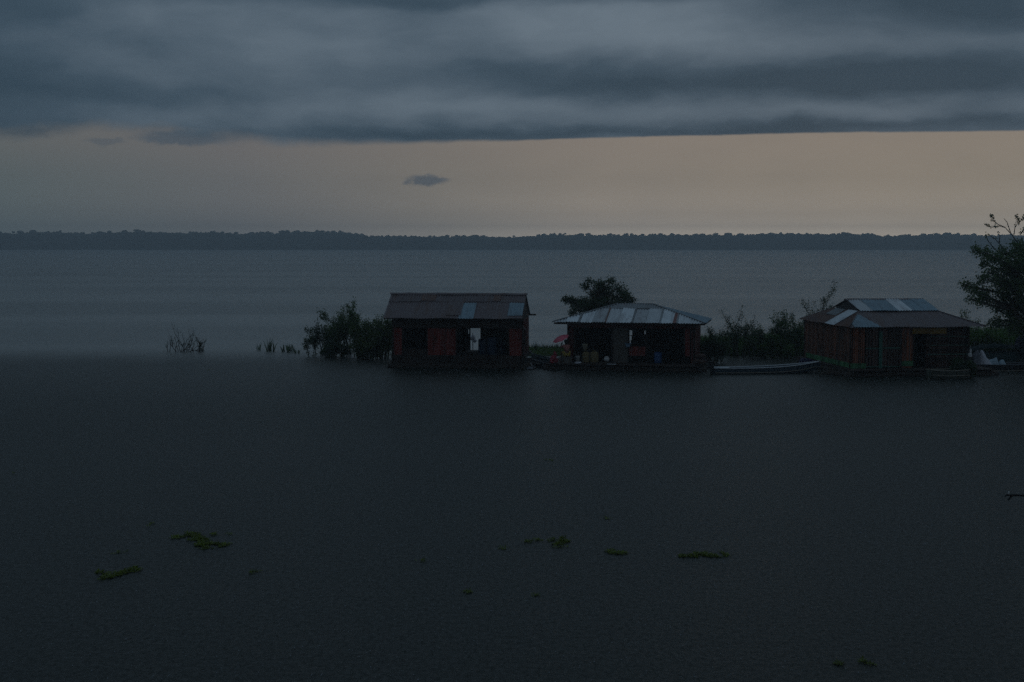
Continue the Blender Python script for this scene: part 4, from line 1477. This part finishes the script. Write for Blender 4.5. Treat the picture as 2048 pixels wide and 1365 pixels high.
# right of house 2
bush('bush', G(1428, 728), 1.7, 2.0, 'dark rounded bush beside the right end of the middle house', 'bush', 'leaf_dark', 13, .11, 26, GBU, d=1.0)
bush('bush', G(1478, 716), 2.0, 3.1, 'tall twiggy bush rising behind the stern of the white canoe', 'bush', 'leaf_dark', 12, .10, 17, GBU, d=1.4, frm=.0)
bush('bush', G(1515, 717), 2.0, 2.6, 'open branched bush behind the middle of the white canoe', 'bush', 'leaf_mid', 12, .10, 16, GBU, d=1.4)
bush('bush', G(1580, 716), 2.2, 3.1, 'green bush against the left wall of the boarded house', 'bush', 'leaf_mid', 15, .11, 26, GBU, d=1.4)
bush('bush', G(1548, 718), 2.4, 1.6, 'low bright green bush between the open branched bush and the boarded house', 'bush', 'grass_green', 16, .11, 28, GBU, d=1.2)
bush('sapling', G(1628, 706), 1.5, 5.1, 'tall thin sapling poking above the left roof slope of the boarded house', 'sapling', 'leaf_dark', 8, .11, 26, None, d=.5, rs=.03)
bush('sapling', G(1930, 712), 2.6, 2.9, 'leafy stems rising behind the right roof slope of the boarded house', 'sapling', 'leaf_mid', 10, .11, 22, None, d=1.0)
bush('bush', G(1972, 716), 2.4, 1.9, 'green bush behind the tarpaulins on the dark canoe', 'bush', 'grass_green', 14, .11, 26, GBU, d=1.2)


# dark brush heap by the dinghy
bush('brush_pile', G(1926, 757), 1.2, 1.25, 'dark heap of cut brush by the outboard end of the green dinghy', 'brush', 'leaf_dark', 12, .11, 22, None, d=.6)

# grass belts
def strip(x0, x1, y0, y1):
    def f():
        return Vector((random.uniform(x0, x1), random.uniform(y0, y1), -.02))
    return f


def mudz(x, y):
    e = min(1, (y - 84.3) / 1.5, (92.3 - y) / 1.5)
    return -.10 + .14 * max(0, e) + .05 * noise.noise(Vector((x * .8, y * .8, 0)))


grid('mud_bank', [-.5 + i * .8 for i in range(60)], [84.3 + i * .6 for i in range(14)], mudz, 'mud')
reeds(strip(.2, 4.6, 85.0, 91.5), 5200, .22, 'grass_low', 'low_grass', 'low flooded grass mat between the gabled house and the middle house', 'grass', 'stuff', wd=.028)
reeds(strip(.6, 5.0, 90.3, 91.8), 420, .40, 'leaf_dark', 'reed_belt', 'dark reeds along the far edge of the low grass mat', 'reeds', 'stuff', wd=.02)
reeds([G(1065, 705) + Vector((random.gauss(0, .25), random.gauss(0, .3), 0)) for _ in range(8)] + [G(1078, 704) + Vector((random.gauss(0, .2), 0, 0)) for _ in range(6)], 26, .75, 'leaf_dark', 'reed_tuft', 'upright dark reed tuft on the grass mat just right of the gabled house', 'reeds', wd=.02, lean=.2)
reeds(strip(11.5, 18.5, 85.2, 90.5), 6500, 1.15, 'grass_green', 'tall_grass', 'tall green grass belt between the middle and boarded houses', 'grass', 'stuff', wd=.03, lean=.28)
reeds(strip(23.5, 36.0, 83.5, 90.5), 12000, 1.75, 'grass_green', 'tall_grass', 'tall green grass belt behind the dark canoe under the big tree', 'grass', 'stuff', wd=.035, lean=.22)
reeds(strip(4.0, 12.5, 86.0, 91.0), 1500, .5, 'grass_low', 'low_grass', 'low grass behind the middle house', 'grass', 'stuff', wd=.03)
reeds(strip(17.0, 24.5, 86.0, 91.0), 1500, .6, 'grass_low', 'low_grass', 'low grass behind the boarded house', 'grass', 'stuff', wd=.03)


# trees with crowns built of leafy clumps on real limbs
def tree(name, base, trunk_top, clumps, label, m, lsize, per, tr=.16, droop=.3, seed=1, twig_r=.02, density=1.0):
    """clumps: (centre, rx, rz) in world space"""
    random.seed(seed)
    o = empty(name, base, 0, label, 'tree')
    tb_, lb = MB(), MB()
    B0 = Vector(base)
    T = Vector(trunk_top) - B0
    pts = [Vector((0, 0, -.3))]
    for i in range(1, 7):
        pts.append(T * (i / 6) + rv(.12) * (i / 6))
    tb_.tube(pts, [tr * (1 - .6 * i / 6) for i in range(7)], 9)
    limbs = MB()
    for (c, rx, rz) in clumps:
        c = Vector(c) - B0
        # limb from the trunk to the clump
        k = max(1, min(5, int((c.z / max(T.z, .1)) * 5 - 1.2)))
        s = pts[k]
        mid = s.lerp(c, .5) + Vector((0, 0, .15 * (c - s).length)) + rv(.15)
        limbs.tube([s, s.lerp(mid, .5) + rv(.06), mid, mid.lerp(c, .5) + rv(.08), c], [tr * .38, tr * .32, tr * .26, tr * .18, tr * .10], 6, cap=False)
        tips = []
        nt = max(6, int(16 * rx * rz / .25 * density))
        nt = min(nt, 46)
        for j in range(nt):
            t = rv(1.0)
            e = c + Vector((t.x * rx, t.y * rx, t.z * rz))
            a = c.lerp(mid, random.uniform(0, .35))
            q = a.lerp(e, .5) + rv(.12)
            pp = [a, q, e]
            limbs.tube(pp, [twig_r, twig_r * .7, twig_r * .35], 4, cap=False)
            tips.append(([q, q.lerp(e, .5) + rv(.04), e], (e - q).normalized()))
        leaves_on(lb, tips, int(per * 1.25), lsize * 1.1, droop=droop, spread=lsize * 1.9)
    tb_.build('trunk', 'bark', o)
    limbs.build('limbs', 'bark', o)
    lb.build('crown', m, o)
    return o


random.seed(51)
D_ = 84.5


def cp(px, py, r, rz, jd=.7, Y=D_):
    p = at(px, py, Y + random.uniform(-jd, jd))
    return (tuple(p), r / F * Y, rz / F * Y)


cl2 = [cp(1180, 563, 9, 7), cp(1196, 569, 13, 8), cp(1222, 560, 12, 7), cp(1208, 577, 22, 10), cp(1232, 576, 18, 9), cp(1246, 584, 13, 9), cp(1256, 596, 9, 6),
       cp(1180, 590, 14, 7), cp(1215, 594, 28, 10), cp(1150, 597, 14, 5), cp(1136, 601, 7, 5), cp(1168, 606, 24, 8), cp(1196, 612, 34, 10), cp(1225, 612, 20, 10),
       cp(1160, 620, 22, 6), cp(1142, 624, 9, 4), cp(1200, 583, 30, 9, 1), cp(1232, 592, 28, 8, 1), cp(1252, 590, 10, 4), cp(1172, 572, 8, 4), cp(1130, 598, 6, 3), cp(1190, 602, 40, 12, 1), cp(1215, 606, 34, 12, 1), cp(1160, 612, 30, 9, 1), cp(1190, 622, 40, 9, 1), cp(1205, 568, 20, 8), cp(1152, 604, 20, 6), cp(1240, 600, 22, 8), cp(1175, 612, 34, 8), cp(1176, 628, 24, 7), cp(1205, 628, 26, 9), cp(1264, 601, 5, 3)]
tb2 = G(1196, 712)
tb2.y = D_
tb2.x = at(1196, 650, D_).x
tree('tree', (tb2.x, D_, 0), (tb2.x + .1, D_, 3.4), cl2, 'spreading layered tree rising behind the middle house', 'leaf_dark', .12, 22, tr=.14, seed=61)
D_ = 80.0
random.seed(52)
clr = []
for (x_, y_, r_, z_) in [(1952, 500, 12, 10), (1968, 505, 16, 12), (1990, 512, 22, 16), (2015, 505, 20, 16), (2040, 490, 22, 20), (2000, 535, 24, 18), (2030, 530, 28, 20), (2055, 520, 26, 24),
                         (1965, 528, 12, 12), (1978, 545, 16, 12), (2010, 560, 26, 18), (2045, 560, 28, 20), (1925, 570, 10, 8), (1942, 576, 15, 10), (1958, 585, 18, 14), (1945, 600, 14, 10),
                         (1970, 600, 18, 12), (1992, 590, 18, 16), (2020, 595, 24, 18), (2050, 600, 26, 20), (1990, 618, 18, 12), (2015, 628, 22, 14), (2045, 635, 24, 16), (1995, 640, 14, 9),
                         (1985, 652, 16, 8), (2020, 655, 20, 12), (2080, 480, 26, 26), (2085, 530, 30, 26), (2100, 580, 34, 26), (2090, 630, 30, 22), (2000, 520, 34, 22), (2025, 545, 38, 26), (2000, 565, 34, 22), (2030, 580, 38, 26), (1975, 560, 22, 16), (1960, 592, 22, 14), (2005, 605, 34, 20), (2035, 615, 34, 22), (2040, 510, 34, 26), (2015, 640, 30, 16), (2045, 660, 26, 18), (2130, 520, 30, 30), (2140, 590, 30, 26), (2070, 450, 20, 16)]:
    clr.append(cp(x_, y_, r_, z_, 1.5, D_))
bt_ = at(2075, 700, D_)
big = tree('tree', (bt_.x, D_, 0), (bt_.x - .2, D_, 6.6), clr, 'big leafy tree at the right edge beside the boarded house', 'leaf_mid', .15, 21, tr=.30, seed=62, density=.5)
# sparse upper twigs of the big tree
random.seed(63)
bb, lb = MB(), MB()
B0 = Vector((bt_.x, D_, 0))


def tw(pxs, r=.03):
    pp = [at(a, c, D_ + random.uniform(-.1, .1)) - B0 for a, c in pxs]
    bb.tube(pp, [r * (1 - .6 * i / (len(pp) - 1)) for i in range(len(pp))], 5)
    return pp


tips = []
for chain, nl in [([(2035, 485), (2022, 468), (2010, 455), (1996, 449), (1985, 440), (1984, 431)], 12), ([(2010, 455), (1998, 452), (1985, 455), (1972, 451)], 9), ([(2022, 468), (2014, 445), (2008, 437)], 0),
                  ([(2028, 470), (2030, 455), (2036, 447), (2034, 432)], 10), ([(2036, 447), (2044, 440), (2048, 436)], 9), ([(2005, 495), (1990, 478), (1974, 468)], 3), ([(1998, 488), (2000, 472), (1995, 465)], 2),
                  ([(2040, 470), (2050, 455), (2060, 440)], 12), ([(1990, 500), (1976, 482), (1972, 472)], 2)]:
    pp = tw(chain)
    if nl:
        tips.append((pp[-3:], Vector((-.5, 0, .5))))
        leaves_on(lb, [(pp[-3:], Vector((-.4, 0, .6)))], nl * 2, .15, spread=.10)
        leaves_on(lb, [(pp[-2:], Vector((-.4, 0, .6)))], nl * 2, .14, spread=.10, frm=.5)
bb.build('limbs', 'bark', big)
lb.build('crown', 'leaf_olive', big)


# ------------------------------------------------------------------ floating weed rafts
def weed(px, py, w, hpx, label, lobes=None, n=500, seed=0, h=.10, sparse=False):
    """w, hpx in photo pixels"""
    random.seed(seed)
    c = G(px, py)
    sx = w / F * c.y / 2
    y0, y1 = G(px, py + hpx / 2).y, G(px, py - hpx / 2).y
    sy = (y1 - y0) / 2
    lobes = lobes or [(0, 0, 1, 1)]
    b = MB()
    for k in range(n):
        lx, ly, lw, lh = random.choices(lobes, [l[2] * l[3] for l in lobes])[0]
        a, r = random.uniform(0, 6.283), random.random() ** .6
        x = (lx + lw * r * math.cos(a)) * sx
        y = (ly + lh * r * math.sin(a)) * sy
        if noise.noise(Vector((x * 4 + seed, y * 2.2, 0))) < -.05:
            continue
        p = Vector((x, y, .0))
        for j in range(4):
            d = Vector((random.uniform(-1, 1), random.uniform(-1, 1), random.uniform(.02, .45))).normalized()
            ln = h * random.uniform(.6, 1.4)
            b.leaf(p + Vector((random.uniform(-.04, .04), random.uniform(-.04, .04), 0)), d, Vector((0, 0, 1)), ln, ln * .45)
    return tag(b.build('floating_weed', 'weed_green', None, (c.x, c.y, .004)), label, 'water plants', 'floating weed patches on the near water')


WD = [(400, 1082, 140, 36, 'largest yellow-green floating weed raft at lower left', [(-.55, .55, .42, .42), (-.15, .15, .35, .4), (.05, -.35, .35, .4), (.35, -.6, .55, .32), (.72, -.4, .25, .18), (.25, .7, .12, .2), (.5, .75, .18, .14)], 950),
      (232, 1147, 90, 32, 'two-lobed weed patch below and left of the largest raft', [(-.45, -.2, .3, .3), (-.15, -.65, .25, .4), (.55, .35, .38, .45), (.15, -.15, .3, .3), (-.8, .1, .15, .15)], 330),
      (240, 1107, 26, 8, 'tiny dark weed sprig above the two-lobed patch', None, 26),
      (300, 1050, 26, 8, 'tiny weed sprig above left of the largest raft', None, 22),
      (508, 1146, 18, 9, 'tiny round weed sprig right of the two-lobed patch', None, 26),
      (1112, 1086, 55, 24, 'dense weed clump left of centre in the near water row', [(.1, 0, .7, .9), (.6, .1, .35, .8)], 230),
      (1068, 1084, 40, 12, 'thin scattered weed trail joining the dense clump on its left', None, 60),
      (1000, 1097, 26, 6, 'faint flat weed streak left of the scattered trail', None, 24),
      (1236, 1105, 54, 13, 'small flat weed patch between the dense clump and the long strip', [(-.3, .1, .6, .8), (.4, -.5, .6, .35)], 130),
      (1402, 1111, 116, 15, 'long narrow weed strip rightmost in the near water row', [(-.55, -.3, .45, .3), (0, 0, .5, .7), (.5, .1, .45, .8)], 420),
      (1100, 920, 20, 6, 'lone small weed sprig farthest out in the open lagoon', None, 30),
      (1212, 1037, 20, 7, 'small dim weed sprig above the flat patch', None, 20),
      (942, 1184, 30, 6, 'faint weed sprig in the lower centre water', None, 26),
      (1072, 1191, 22, 5, 'dark weed fleck right of the faint lower centre sprig', None, 18),
      (1673, 1329, 18, 8, 'left one of two weed sprigs at the bottom right', None, 22),
      (1732, 1325, 30, 13, 'right and larger one of two weed sprigs at the bottom right', [(-.3, .3, .5, .5), (.4, -.3, .6, .6)], 55),
      (845, 1124, 24, 5, 'faint weed fleck in the water left of centre', None, 14),
      (36, 946, 18, 4, 'dark weed fleck near the left edge of the lagoon', None, 14),
      (417, 741, 12, 3, 'distant weed fleck below the bare shrub', None, 14)]
for k, (px, py, w, hh, lb_, lobes, n) in enumerate(WD):
    weed(px, py, w, hh, lb_, lobes, int(n * .7) if n < 60 else n, seed=70 + k, h=.06)

# rain striking the near water: little crowns thrown up, nobody could count them
random.seed(99)
b = MB()
for k in range(4200):
    y = 20 + 56 * random.random() ** 1.1
    x = random.uniform(-.39, .39) * y
    s = random.uniform(.006, .013) * (y / 35) ** .5
    hh = s * random.uniform(1.2, 3.0)
    b.add([(x - s, y - s, .002), (x + s, y - s, .002), (x, y + s, .002), (x, y, hh)], [(0, 1, 3), (1, 2, 3), (2, 0, 3)])
tag(b.build('rain_splashes', 'splash'), 'tiny splashes of raindrops all over the near water', 'splashes', kind='stuff')

# ------------------------------------------------------------------ rain haze
hz = MB()
hz.box(-1690, 1690, -55, 1890, -1.4, 31)
hm = bpy.data.materials.new('haze')
hm.use_nodes = True
t = NT(hm.node_tree)
t.n.clear()
vol = t.new('ShaderNodeVolumePrincipled')
vol.inputs['Color'].default_value = (.80, .92, 1.0, 1)
vol.inputs['Density'].default_value = .0008
vol.inputs['Anisotropy'].default_value = .5
ou = t.new('ShaderNodeOutputMaterial')
t.l.new(vol.outputs[0], ou.inputs['Volume'])
MATS['haze'] = hm
tag(hz.build('haze', 'haze'), kind='stuff')
